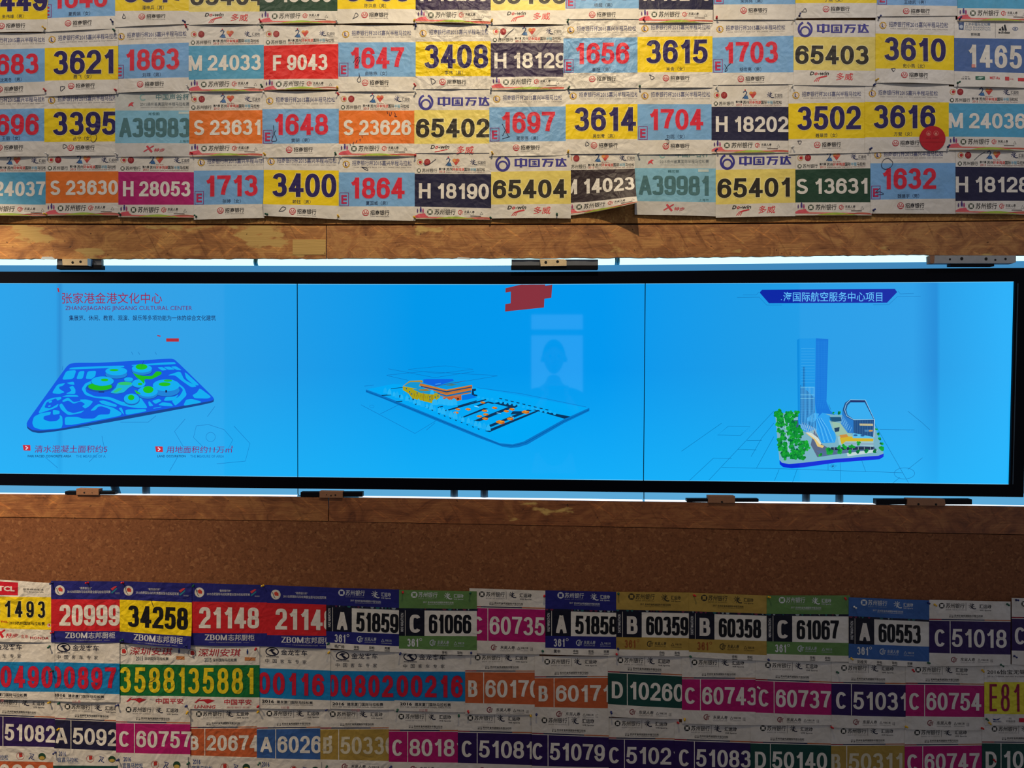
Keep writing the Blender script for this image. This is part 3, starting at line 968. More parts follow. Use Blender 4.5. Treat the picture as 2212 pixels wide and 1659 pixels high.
for k in range(26):
    t = k / 25
    x, y = 230 + 960 * t + rr.uniform(-8, 8), 290 + 350 * t
    s_ = rr.uniform(.8, 1.3)
    i_.poly(Z([(x - 18 * s_, y + 12), (x - 14 * s_, y - 20 * s_), (x, y - 42 * s_), (x + 14 * s_, y - 20 * s_), (x + 18 * s_, y + 12)]), TR if k % 3 else (26, 172, 244), 7)
for x, y, s_ in ((690, 400, 1.3), (750, 395, 1.6), (800, 400, 1.5), (835, 405, 1.3), (870, 400, 1.5), (665, 300, .9)):
    i_.poly(Z([(x - 22 * s_, y + 12), (x - 16 * s_, y - 24 * s_), (x, y - 36 * s_), (x + 16 * s_, y - 24 * s_), (x + 22 * s_, y + 12)]), TR, 7)
for k in range(18):
    x, y = 1100 + k * 42, 335 + k * 9 + rr.uniform(-6, 6)
    i_.disc(*Z([(x, y)])[0], 3.4, 3.0, (20, 174, 246), 3)
pic(i_, 'model_trees', screens[1], 'pale blue model trees')
i_ = Ink()
for p in ([(240, 132), (580, 98), (1270, 135)], [(240, 135), (440, 180)], [(440, 78), (790, 44), (1050, 76), (720, 118), (440, 78)], [(255, 72), (690, 155), (1060, 98)], [(980, 188), (1280, 138)],
          [(0, 410), (180, 505), (505, 678), (700, 560)], [(180, 495), (350, 410)], [(610, 648), (690, 580)], [(30, 235), (120, 225)], [(1090, 250), (1500, 305), (2110, 430)]):
    i_.line(Z(p), .7, (14, 104, 180), 1)
i_.ring(*Z([(100, 425)])[0], 5, .5, (14, 120, 196), 1, ry=3)
pic(i_, 'drafting_lines', screens[1], 'faint blue drafting lines')

# ---- right screen
i_ = Ink()
i_.poly([(1641, 632), (1646, 626), (1933, 624), (1938, 631), (1916, 654), (1661, 655)], (14, 40, 164))
i_.text('海国际航空服务中心项目', 1692, 1906, 630.5, 651.5, (96, 190, 250), 0.006, lay=1)
for x, y in ((1687, 646.5), (1695, 633), (1698, 640), (1700, 631)):
    i_.rect(x, y, x + 1.8, y + 1.8, (96, 190, 250), 1)
for p in ([(1605, 637), (1634, 637), (1639, 631)], [(1592, 642.5), (1640, 642), (1656, 659), (1689, 659)], [(1940, 629), (1945, 635), (1974, 634)], [(1989, 640), (1938, 641), (1920, 658), (1886, 658.5)]):
    i_.line(p, .8, (20, 120, 190), 0)
pic(i_, 'title_banner', screens[2], 'dark blue six sided title banner')
Z = zoomed(1650, 720, 5.529)
i_ = Ink()
i_.poly(Z([(188, 1515), (190, 1565), (230, 1598), (330, 1612), (480, 1600), (860, 1545), (1250, 1515), (1380, 1505), (1430, 1475), (1432, 1430), (400, 1540)]), (10, 44, 214), 1)
i_.poly(Z([(135, 960), (185, 1510), (215, 1545), (300, 1562), (480, 1545), (860, 1500), (1250, 1470), (1370, 1462), (1432, 1435), (1325, 1110), (1300, 1000), (400, 940)]), (120, 176, 196), 2)
i_.poly(Z([(600, 1150), (700, 1330), (900, 1440), (640, 1480), (560, 1330)]), (86, 100, 130), 3)
i_.poly(Z([(330, 1040), (410, 1035), (420, 1140), (360, 1130)]), (50, 90, 130), 3)
i_.poly(Z([(620, 1400), (1300, 1330), (1350, 1400), (900, 1440), (700, 1470)]), (80, 108, 150), 3)
i_.poly(Z([(990, 1430), (1340, 1385), (1358, 1395), (1340, 1420), (1000, 1470)]), (190, 214, 214), 4)
pic(i_, 'tower_site_plate', screens[2], 'blue edged plate carrying the tower')
i_ = Ink()
i_.poly(Z([(395, 78), (425, 62), (430, 1085), (408, 1075)]), (14, 140, 222), 3)
i_.poly(Z([(422, 62), (622, 60), (612, 830), (640, 1010), (600, 1150), (520, 1185), (412, 1140), (428, 1000)]), (20, 150, 230), 3)
i_.poly(Z([(622, 60), (770, 68), (748, 815), (790, 920), (850, 975), (700, 950), (640, 1010), (612, 830)]), (8, 118, 218), 3)
i_.poly(Z([(640, 1005), (700, 948), (790, 985), (850, 1180), (862, 1250), (850, 1305), (690, 1312), (640, 1200), (600, 1110)]), (40, 160, 238), 4)
i_.poly(Z([(520, 1010), (600, 950), (660, 960), (640, 1010), (600, 1060), (520, 1050)]), (60, 170, 240), 5)
for k in range(13):
    y = 180 + k * 34
    i_.line(Z([(446, y), (608, y)]), .55, (70, 176, 238), 5)
for k in range(11):
    x = 440 + k * 16
    y0 = 400 if k in (2, 3) else 620 + 14 * k
    i_.line(Z([(x, y0), (x, 900), (x + k * 2, 1080 + k * 6)]), 1.0, (22, 54, 116), 5)
    i_.line(Z([(x + 7, 640), (x + 7, 900), (x + 10 + k * 2, 1090 + k * 6)]), .6, (120, 196, 236), 6)
for k in range(22):
    y = 640 + k * 20
    i_.line(Z([(436, y), (600, y + 2)]), .4, (44, 150, 222), 6)
for y in (644, 780, 735):
    i_.line(Z([(438, y), (598, y)]), .8, (130, 214, 245), 7)
for k in range(7):
    x = 636 + k * 18
    i_.line(Z([(x, 90), (x - 4, 780), (x + 4 + k * 3, 900)]), .5, (26, 138, 226), 4)
for k in range(30):
    y = 110 + k * 26
    i_.line(Z([(626, y), (760, y + 2)]), .3, (24, 134, 224), 4)
for k in range(6):
    i_.line(Z([(620 + 12 * k, 1010), (660 + 20 * k, 1130), (700 + 26 * k, 1300)]), .8, (120, 200, 245) if k % 2 else (12, 110, 210), 5)
for k in range(9):
    i_.line(Z([(430 + k * 22, 1080 + k * 6), (470 + k * 20, 1150 + k * 14)]), .5, (190, 200, 200), 7)
    i_.line(Z([(440 + k * 22, 1140 + k * 8), (470 + k * 20, 1060 + k * 10)]), .5, (190, 200, 200), 7)
pic(i_, 'glass_tower', screens[2], 'tall pale blue glass tower')
i_ = Ink()
i_.poly(Z([(500, 1190), (560, 1200), (640, 1260), (680, 1330), (720, 1345), (700, 1370), (640, 1350), (600, 1270)]), (226, 196, 120), 4)
i_.poly(Z([(500, 1180), (570, 1190), (650, 1250), (690, 1320), (670, 1330), (620, 1265)]), (206, 220, 210), 5)
i_.poly(Z([(880, 1235), (1310, 1235), (1310, 1355), (900, 1330)]), (150, 196, 206), 4)
i_.poly(Z([(905, 1245), (1000, 1230), (1310, 1258), (1305, 1290), (980, 1290), (930, 1330)]), (206, 178, 40), 5)
i_.poly(Z([(960, 1302), (1310, 1310), (1310, 1332), (970, 1330)]), (140, 170, 190), 5)
i_.poly(Z([(800, 1362), (1310, 1355), (1310, 1388), (800, 1396)]), (22, 44, 74), 4)
for k in range(7):
    i_.line(Z([(840 + k * 72, 1355), (840 + k * 72, 1392)]), .8, (170, 190, 200), 5)
i_.poly(Z([(780, 1040), (930, 1080), (1000, 1180), (1080, 1240), (880, 1230), (820, 1150)]), (150, 190, 170), 4)
i_.poly(Z([(840, 1130), (905, 1120), (900, 1170), (850, 1180)]), (26, 60, 90), 5)
i_.poly(Z([(780, 1000), (920, 1000), (930, 1050), (800, 1060)]), (20, 80, 120), 4)
i_.poly(Z([(900, 1215), (990, 1205), (1010, 1235), (920, 1250)]), (200, 140, 60), 6)
i_.poly(Z([(1030, 790), (1210, 795), (1325, 1030), (1312, 1240), (1075, 1200), (1050, 1190), (1000, 1190), (920, 1080), (945, 900), (970, 830)]), (26, 76, 132), 5)
i_.poly(Z([(1035, 826), (1205, 826), (1310, 1028), (1075, 1026), (1000, 975), (985, 915), (1000, 860)]), (52, 172, 238), 6)
i_.line(Z([(1075, 1032), (990, 985), (965, 910), (985, 840), (1035, 793), (1212, 797), (1320, 1030), (1075, 1032)]), 1.3, (150, 205, 235), 7)
i_.poly(Z([(1030, 800), (1210, 800), (1212, 824), (1036, 824)]), (22, 48, 106), 7)
i_.poly(Z([(945, 920), (985, 1000), (1070, 1040), (1072, 1190), (1000, 1190), (920, 1080)]), (34, 120, 200), 6)
for k in range(6):
    i_.line(Z([(925 + k * 20, 1070 + k * 22), (950 + k * 20, 1020 + k * 20)]), .7, (130, 200, 240), 7)
    i_.line(Z([(925, 1075 - k * 22), (1000, 1180 - k * 22)]), .5, (110, 190, 240), 7)
i_.poly(Z([(1140, 1078), (1305, 1080), (1305, 1105), (1145, 1102)]), (196, 186, 140), 7)
i_.poly(Z([(1200, 1152), (1305, 1150), (1302, 1175), (1205, 1175)]), (70, 130, 180), 7)
i_.poly(Z([(1255, 1155), (1302, 1155), (1300, 1172), (1256, 1174)]), (210, 150, 70), 8)
for k in range(8):
    i_.line(Z([(1090 + k * 30, 1040), (1088 + k * 30, 1225)]), .4, (80, 140, 180), 7)
i_.line(Z([(1322, 1030), (1312, 1240)]), 1.4, (200, 220, 230), 8)
i_.poly(Z([(1065, 1190), (1310, 1238), (1312, 1256), (1060, 1252)]), (90, 190, 236), 8)
i_.disc(*Z([(1095, 1218)])[0], 4.5, 2, (30, 90, 150), 9)
i_.disc(*Z([(1178, 1222)])[0], 4.5, 2, (30, 90, 150), 9)
pic(i_, 'podium_buildings', screens[2], 'rounded lower block and yellow podium')
i_ = Ink()
rr = random.Random(11)
G = ((8, 120, 44), (16, 150, 50), (34, 176, 52), (10, 100, 60), (24, 160, 60))
spots = []
for k in range(190):
    v = rr.random()
    y = 950 + 560 * v
    x0 = 140 + 50 * v
    x1 = min(400 + 260 * max(0, (v - .25)) * 1.1, 610) if v < .8 else 470
    x1 = 400 if v < .2 else x1
    x = rr.uniform(x0, x1)
    if abs(x - (235 + 80 * v)) < 14:
        continue
    spots.append((x, y, rr.uniform(20, 34)))
spots += [(675, 1470, 24), (790, 1430, 40), (760, 1410, 30), (905, 1430, 34), (900, 1370, 28), (960, 1370, 30), (1025, 1430, 28), (1125, 1430, 26), (1222, 1425, 26), (1325, 1420, 26), (1405, 1390, 32), (1405, 1330, 24),
          (1130, 1330, 26), (1065, 1360, 28), (1025, 1370, 20), (1345, 1160, 16), (1365, 1210, 20), (1385, 1270, 22), (905, 960, 22), (830, 960, 14), (380, 945, 16), (320, 945, 18), (295, 955, 16)]
for x, y, r in sorted(spots, key=lambda t: t[1]):
    for q in range(5):
        c = Z([(x + rr.uniform(-.55, .55) * r, y - rr.uniform(0, 1.1) * r)])[0]
        i_.disc(c[0], c[1], r * rr.uniform(.45, .7) / 5.529, r * rr.uniform(.45, .7) / 5.529, G[rr.randrange(5)], 9 + int((y - 900) / 45), n=9)
for k in range(5):
    c = Z([(240 + 14 * k, 1010 + k * 90)])[0]
    i_.line([(c[0], c[1]), (c[0] + 2.2, c[1] + 12)], 1.4, (170, 214, 230), 24)
pic(i_, 'model_trees', screens[2], 'green model trees round the tower')
i_ = Ink()
Zr = zoomed(1472, 700, 3.456)
for p in ([(60, 1168), (240, 1000), (375, 1004)], [(270, 828), (350, 762), (512, 766), (440, 832), (270, 828)], [(205, 1165), (690, 650)], [(300, 1070), (560, 1076), (740, 1080), (1650, 1110)],
          [(420, 936), (560, 940)], [(560, 1076), (690, 840)], [(830, 1180), (865, 1080)], [(695, 1168), (730, 1085)], [(1185, 1035), (1190, 1175)], [(1345, 1015), (1375, 1100)], [(1095, 1030), (1095, 1090)],
          [(1440, 740), (1695, 1185)], [(1480, 786), (1740, 790)], [(1690, 650), (1795, 735), (1855, 790)], [(1690, 1085), (1800, 998)], [(1575, 1190), (1630, 1145)], [(0, 950), (300, 740)], [(1105, 1060), (1125, 1046), (1158, 1058), (1135, 1078), (1105, 1060)],
          [(520, 990), (600, 850), (690, 740)], [(490, 870), (600, 868)], [(1100, 600), (1115, 640)]):
    i_.line(Zr(p), .8, (10, 112, 176), 0)
i_.ring(*Zr([(1665, 1115)])[0], 22, .9, (16, 120, 186), 0, ry=12)
i_.poly(Zr([(1118, 1058), (1134, 1054), (1142, 1062), (1126, 1068)]), (14, 90, 150), 1)
pic(i_, 'drafting_lines', screens[2], 'faint blue drafting lines')

# ------------------------------------------------------------------ tubes, led strip, brackets
for i, (xa, ya, xb, yb, lab) in enumerate(((-330, 566, 553, 566.5, 'white lit fluorescent tube above the left screen'),
                                           (557, 566.5, 1330, 564, 'white lit fluorescent tube above the centre screen'),
                                           (1335, 564, 2300, 557.5, 'white lit fluorescent tube above the right screen'))):
    b = MB()
    b.cyl(at(xa, ya, -0.085), at(xb, yb, -0.085), 0.0135, 16)
    o = tag(b.build('fluorescent_tube', M['tube']), lab, 'tube light', 'fluorescent tubes above the display')
    b = MB()
    b.cyl(at(xa - 1, ya, -0.085), at(xa + 2.5, ya, -0.085), 0.0138, 16)
    adopt(o, b.build('end_cap', M['cap']))
    b = MB()
    b.cyl(at(xb - 2.5, yb, -0.085), at(xb + 1, yb, -0.085), 0.0138, 16)
    adopt(o, b.build('end_cap', M['cap']))
for i, (xa, ya, xb, yb, lab) in enumerate(((-330, 1064.5, 640, 1071.5, 'thin white light strip on the ledge under the left screen'),
                                           (775, 1073.5, 1388, 1081.5, 'thin white light strip on the ledge under the centre screen'),
                                           (1394, 1081.5, 2250, 1094.5, 'thin white light strip on the ledge under the right screen'))):
    b = MB()
    b.prism([(xa, ya - 1.5), (xb, yb - 1.5), (xb, yb + 4), (xa, ya + 4)], -0.040, -0.030)
    tag(b.build('light_strip', M['led']), lab, 'light strip', 'light strips along the lower ledge')
for x, y, lab in ((250, 1052, 'left slanted'), (316, 1053, 'right'), (981, 1060, 'left'), (1046, 1061, 'right'), (1741, 1069, 'left'), (1813, 1070, 'right')):
    where = 'left' if x < 642 else 'centre' if x < 1390 else 'right'
    b = MB()
    b.cyl(at(x - (6 if x < 270 else 0), y - 14, -0.048), at(x + (6 if x < 270 else 0), y + 24, -0.048), 0.0125, 14)  # solid cylinders stand in for reflections of pipes
    tag(b.build('support_post', M['post']), '%s of two solid grey bars imitating pipe reflections under the %s screen' % (lab, where), 'post', 'bars imitating reflections under the screens')


def bracket(x, y, lab, rail, block, holes, wood, plate=None, extra=None, rail_m='rail', lip=None):
    r = empty('cabinet_bracket', x, y, 0)
    tag(r, lab, 'bracket', 'brackets holding the display')
    k = []
    if plate:
        b = MB(); b.box(*plate, -0.020, -0.006); k.append(b.build('mounting_plate', M['grey'], bevel=.0006))
    if rail:
        b = MB(); b.box(*rail, -0.022, 0.001)
        k.append(b.build('rail', M[rail_m], bevel=.0008))
    b = MB(); b.prism(block, -0.018, 0.006)
    k.append(b.build('block', M[wood], bevel=.0008))
    for hx, hy, hr in holes:
        b = MB(); p = at(hx, hy, 0.006)
        b.cyl((p.x, -0.0055, p.z), (p.x, -0.0066, p.z), hr * S, 14)
        k.append(b.build('screw_hole', M['hole']))
    if extra:
        k += extra()
    adopt(r, *k)


def tape1():
    b = MB(); b.prism([(189, 558), (197, 560), (195.5, 575), (189, 573.5)], 0.0, 0.0085)
    o = b.build('tape', M['tape']); o['label'] = 'pale blue tape tab'
    return [o]


bracket(170, 572, 'bracket with pale wood block and blue tape above the left screen', (122, 572.5, 219, 581), [(134, 559.5), (194, 559.5), (194, 573.5), (135, 573)], [(157, 567, 2.7), (174, 565.5, 2.7)], 'blockwood', (123, 560, 219, 573), tape1)
bracket(1198, 572, 'wide bracket with pale wood block above the centre screen', (1104, 573, 1292, 581.5), [(1166, 559.5), (1219, 560), (1224, 563), (1224, 574), (1168, 575)], [(1179, 566.7, 3.0), (1204.5, 565, 3.0)], 'blockwood', (1105, 560.5, 1292, 573.5))


def rust():
    b = MB(); b.prism([(2008.5, 552), (2019, 552), (2018, 569), (2010, 569)], -0.01, 0.0072)
    o = b.build('rusty_end', M['blockdark']); o['label'] = 'brown wooden end'
    return [o]


bracket(2100, 572, 'long grey steel bracket above the right screen', (2054, 567, 2148, 575), [(2009, 552), (2195, 552), (2195, 566), (2188, 569), (2010, 569)], [(2052, 560, 2.2), (2077.5, 558.8, 3.3), (2130, 559.3, 3.3), (2150, 561.5, 2.2), (2172, 559.3, 2.6)], 'steel', None, rust)
bracket(190, 1064, 'bracket with brown wood block under the left screen', (140, 1061.5, 248, 1068.5), [(164.5, 1055.5), (213, 1056.5), (213, 1069.5), (164.5, 1069)], [(182, 1064, 1.8), (199, 1064.5, .8)], 'blockdark')
bracket(712, 1069, 'bracket with brown wood block below the joint of left and centre screens', (649, 1063, 783, 1073.5), [(690, 1061), (740, 1062), (740, 1075.5), (690, 1075)], [(705.5, 1068.5, 1), (715, 1070.5, 1.6), (724.5, 1069.5, 1.8)], 'blockdark')
bracket(1558, 1080, 'bracket with brown wood block under left part of the right screen', (1484, 1077.5, 1639, 1084.5), [(1530, 1071), (1588, 1071.5), (1588, 1086.5), (1530, 1086)], [(1559.5, 1084, 2.2)], 'blockdark')
bracket(2000, 1086, 'widest lower bracket with brown block near the display right end', (1893, 1078.5, 2100, 1090), [(1961, 1077), (2041, 1078.5), (2043, 1090), (2040, 1093), (1960, 1092)], [(1984, 1089, 2.4), (2022, 1089.5, 2.4)], 'blockdark')

for pts, lab in (([(88, 560), (91, 554.5), (112, 554.5), (117, 558), (121, 561)], 'torn white paper scrap on the plywood edge above left screen'),
                 ([(986, 559), (989, 555.5), (1014, 557), (1016, 561)], 'torn white paper scrap on the plywood edge above centre screen')):
    b = MB(); b.prism(pts, 0.0012, 0.0022)
    tag(b.build('paper_scrap', M['tear']), lab, 'paper scrap')
# cable hanging at the screen joint
b = MB()
P = [at(643.5, 1052, -.03), at(643.5, 1066, -.028), at(645.5, 1071, -.026), at(651, 1070.5, -.025)]
for a, c in zip(P, P[1:]):
    b.cyl(a, c, .0014, 8)
tag(b.build('cable', M['cable']), 'short black cable hanging below the joint of left and centre screens', 'cable')
b = MB()
b.cyl(at(1391, 1056, -.03), at(1391, 1078, -.028), .0014, 8)
tag(b.build('cable', M['cable']), 'short black cable below the joint of centre and right screens', 'cable')

# ------------------------------------------------------------------ race bibs
WHITE = (226, 220, 212)
C = dict(yellow=(246, 214, 14), sky=(126, 178, 230), pale=(238, 218, 116), orange=(238, 122, 40), rust=(200, 98, 56), crimson=(204, 34, 42), red=(226, 34, 30), teal=(136, 194, 222), magenta=(184, 24, 112),
         purple=(46, 24, 88), navy=(32, 30, 66), plum=(62, 50, 84), umber=(52, 38, 44), dgreen=(34, 70, 50), gold=(176, 146, 70), green=(98, 138, 78), blue=(56, 98, 166),
         royal=(34, 36, 120), cyan=(16, 130, 196), lgreen=(16, 112, 56), steel=(80, 110, 168), cerulean=(84, 166, 206), lemon=(232, 220, 60), dteal=(24, 72, 66), white=WHITE)
CNAME = dict(yellow='bright yellow', sky='sky blue', pale='pale yellow', orange='orange', rust='burnt orange', crimson='red', red='red', teal='pale teal', magenta='magenta', purple='purple', navy='dark navy', plum='crumpled dark purple',
             umber='dark brown', dgreen='dark green', gold='gold', green='green', blue='mid blue', royal='royal blue', cyan='cyan blue', lgreen='green', steel='slate blue', cerulean='light blue',
             lemon='lemon yellow', dteal='dark teal', white='white')
NAVYINK, REDINK, BLACK, GREY = (40, 26, 96), (220, 34, 62), (18, 18, 24), (110, 108, 116)
PAPERWHITE = (236, 230, 222)
BIBS = []


class Bib:
    def __init__(s, kind, num, col, xl, xr, left, right, depth, name=None, eL=0.8, eR=0.0, sag=None, crumple=0.5, curl=None, seen=None, label=None, pen=None, group=None, opt=None):
        s.kind, s.num, s.col, s.xl, s.xr, s.L, s.R = kind, num, col, xl, xr, left, right
        s.depth, s.name, s.eL, s.eR, s.crumple, s.curl, s.opt = depth, name, eL, eR, crumple, curl, dict(opt or {})
        s.sag = RND.uniform(2.5, 6.0) if sag is None else sag * 1.25
        s.W = xr - xl
        s.hh = left[1] - left[0]
        s.hb = left[2] - left[1]
        s.hf = left[3] - left[2]
        s.ph = [RND.uniform(0, 6.28) for _ in range(4)]
        s.seen, s.label, s.pen, s.group = seen or num, label, pen, group
        s.ob = None
        s.kc = (D - depth * .001) / D
        BIBS.append(s)

    def img(s, x, y):
        """where a point of the flat bib lies in the photograph"""
        u = x / s.W
        k = [-s.hh, 0, s.hb, s.hb + s.hf]
        ln = [a + (b_ - a) * u for a, b_ in zip(s.L, s.R)]
        i = 0 if y < 0 else 1 if y < s.hb else 2
        t = (y - k[i]) / max(1e-6, k[i + 1] - k[i])
        return s.xl + x, ln[i] + (ln[i + 1] - ln[i]) * t

    def lift(s, x, y):
        u = min(max(x / s.W, 0), 1)
        v = min(max((y + s.hh) / (s.hh + s.hb + s.hf), 0), 1)
        d = s.depth + s.eL + (s.eR - s.eL) * u
        d += s.sag * sin(pi * u) ** 1.2 * v ** 4
        w = sin(pi * u) * (0.35 + 0.65 * v)
        d += 0.55 * s.crumple * w * (sin(9 * u + 4 * v + s.ph[0]) + .6 * sin(15 * v - 5 * u + s.ph[1]) + .5 * sin(19 * u + 11 * v + s.ph[2]))
        if s.curl:
            for (cu, cv, rad, h) in s.curl:
                t = max(0.0, 1 - math.hypot((u - cu) * s.W, (v - cv) * (s.hh + s.hb + s.hf)) / rad)
                d += h * t ** 1.7
        return max(d, 0.35) * 0.001

    def map(s, x, y, eps=0.0):
        px, py = s.img(x, y)
        d = s.lift(x, y) + eps
        return Vector(((px - 1106) * S * s.kc, -d, CZ + (829.5 - py) * S * s.kc))


def at_bib(px, py):
    """front-most bib surface under a photo pixel"""
    best = 0.0
    for b_ in BIBS:
        if b_.xl <= px <= b_.xr:
            u = (px - b_.xl) / b_.W
            ln = [a + (c - a) * u for a, c in zip(b_.L, b_.R)]
            if ln[0] <= py <= ln[3]:
                y = py - ln[1]
                best = max(best, b_.lift(px - b_.xl, y))
    return best


# --- printing of each kind of bib; H header, Nn number, Fo footer
def coin(i, x, y, r, col, bg, lay=0):
    """round bank coin mark with a square hole"""
    i.disc(x, y, r, r, col, lay)
    q = r * .5
    i.poly([(x - q, y - q), (x + q, y - q), (x + q, y + q), (x - q, y + q)], bg, lay + 1)
    for a in range(4):
        t = pi / 4 + a * pi / 2
        i.line([(x + r * .45 * cos(t), y + r * .45 * sin(t)), (x + r * .8 * cos(t), y + r * .8 * sin(t))], r * .2, bg, lay + 1)


def swirl(i, x, y, k, col):
    i.ring(x, y, 5.2 * k, 1.5 * k, col, 0, 80, 300, 5 * k)
    for a in range(3):
        i.line([(x - 1.6 * k + a * 2.4 * k, y + 4.6 * k), (x - .6 * k + a * 2.4 * k, y - 1 * k), (x + 1.6 * k + a * 2.2 * k, y - 3 * k)], 1.1 * k, col)


def sunmark(i, x, y, k, col, col2):
    i.ring(x + 5 * k, y + .5 * k, 6 * k, 2 * k, col2, 0, 60, 250, 5 * k)
    for a in range(8):
        t = a * pi / 4 + .2
        i.line([(x - 1.5 * k + 1.5 * k * cos(t), y - 1 * k + 1.5 * k * sin(t)), (x - 1.5 * k + 6.5 * k * cos(t), y - 1 * k + 6.5 * k * sin(t))], 1.1 * k, col)


def cmb_mark(i, x, y, r):
    i.disc(x, y, r, r, (190, 30, 48), 0)
    i.disc(x, y - .3, r * .78, r * .74, PAPERWHITE, 1)
    i.poly([(x - r * .75, y + r * .55), (x - r * .3, y - r * .65), (x, y + .2 * r), (x + r * .3, y - r * .65), (x + r * .75, y + r * .55)], (190, 30, 48), 2)
    i.poly([(x - r * .42, y + r * .25), (x - r * .3, y - r * .2), (x - r * .12, y + r * .25)], PAPERWHITE, 3)
    i.poly([(x + r * .42, y + r * .25), (x + r * .3, y - r * .2), (x + r * .12, y + r * .25)], PAPERWHITE, 3)
    i.rect(x - r * .7, y + r * .42, x + r * .7, y + r * .56, PAPERWHITE, 3)


def print_cmb(b, H, Nn, Fo):
    yel = b.col == 'yellow'
    H.disc(16, -17.5, 7.4, 7.4, (206, 166, 60), 0)
    for a in range(12):
        t = a * pi / 6
        H.disc(16 + 7.2 * cos(t), -17.5 + 7.2 * sin(t), 1.1, 1.1, (206, 150, 50), 0, 6)
    H.disc(16, -17.5, 5.3, 5.3, PAPERWHITE, 1)
    H.poly([(13, -22), (15.4, -22), (15.4, -15.5), (18.5, -14), (18.5, -12.8), (13, -13.5)], (64, 50, 110), 2)
    H.poly([(16.5, -21), (20.6, -18.5), (20.4, -15.5), (17, -16.5)], (226, 190, 170), 2)
    H.text('招商银行杯2015嘉兴半程马拉松', 29, 157, -26, -14.8, (92, 96, 138), 0.006)
    H.text('CHINA  MERCHANTS  BANK  CUP · 2015  JIAXING  HALF  MARATHON', 32, 156, -12.4, -9.6, (150, 146, 150))
    if yel:
        Nn.figures(b.num, 19, 19 + (34.4 - 1.2 * b.num.count('1')) * len(b.num), 7, 58, NAVYINK, 10.2, 8.6, edge=(246, 226, 120), gap=.10)
    else:
        Nn.figures(b.num, 24, 24 + (30.4 - .9 * b.num.count('1')) * len(b.num), 11, 56.5, REDINK, 9.0, 7.6, edge=(150, 170, 214), gap=.11, e=.9)
    if b.name:
        n = len(b.name)
        Nn.text(b.name, 83 - 4.1 * n, 83 + 3.7 * n, b.hb - 11.5, b.hb - 2.5, (60, 66, 74) if yel else (44, 64, 98), 0.0)
    if not yel:
        e = (190, 40, 92)
        y1 = b.hb - 1.5; y0 = y1 - 28
        Nn.line([(2.5, y0), (21, y0), (21, y1), (2.5, y1), (2.5, y0)], 1.6, (150, 60, 130), 1)
        Nn.figures('E', 5.5, 18, y0 + 5, y1 - 4, e, 4.2, 3.8)
    o = b.opt.get('logo', 58)
    cmb_mark(Fo, o, b.hb + 13.6, 7)
    Fo.text('招商银行', o + 10, o + 51, b.hb + 8, b.hb + 18.5, (34, 30, 34), 0.014)
    Fo.text('CHINA MERCHANTS BANK', o + 10, o + 51, b.hb + 20.2, b.hb + 22.2, (120, 116, 118))


def runner(i, x, y, k, col):
    i.disc(x, y - 6 * k, 1.6 * k, 1.8 * k, col, 1)
    i.poly([(x - 2.2 * k, y - 4 * k), (x + 2.2 * k, y - 4 * k), (x + 2 * k, y + 1 * k), (x + 1.4 * k, y + 6 * k), (x + .2 * k, y + 2 * k), (x - 1 * k, y + 6 * k), (x - 2 * k, y + 1 * k)], col, 1)


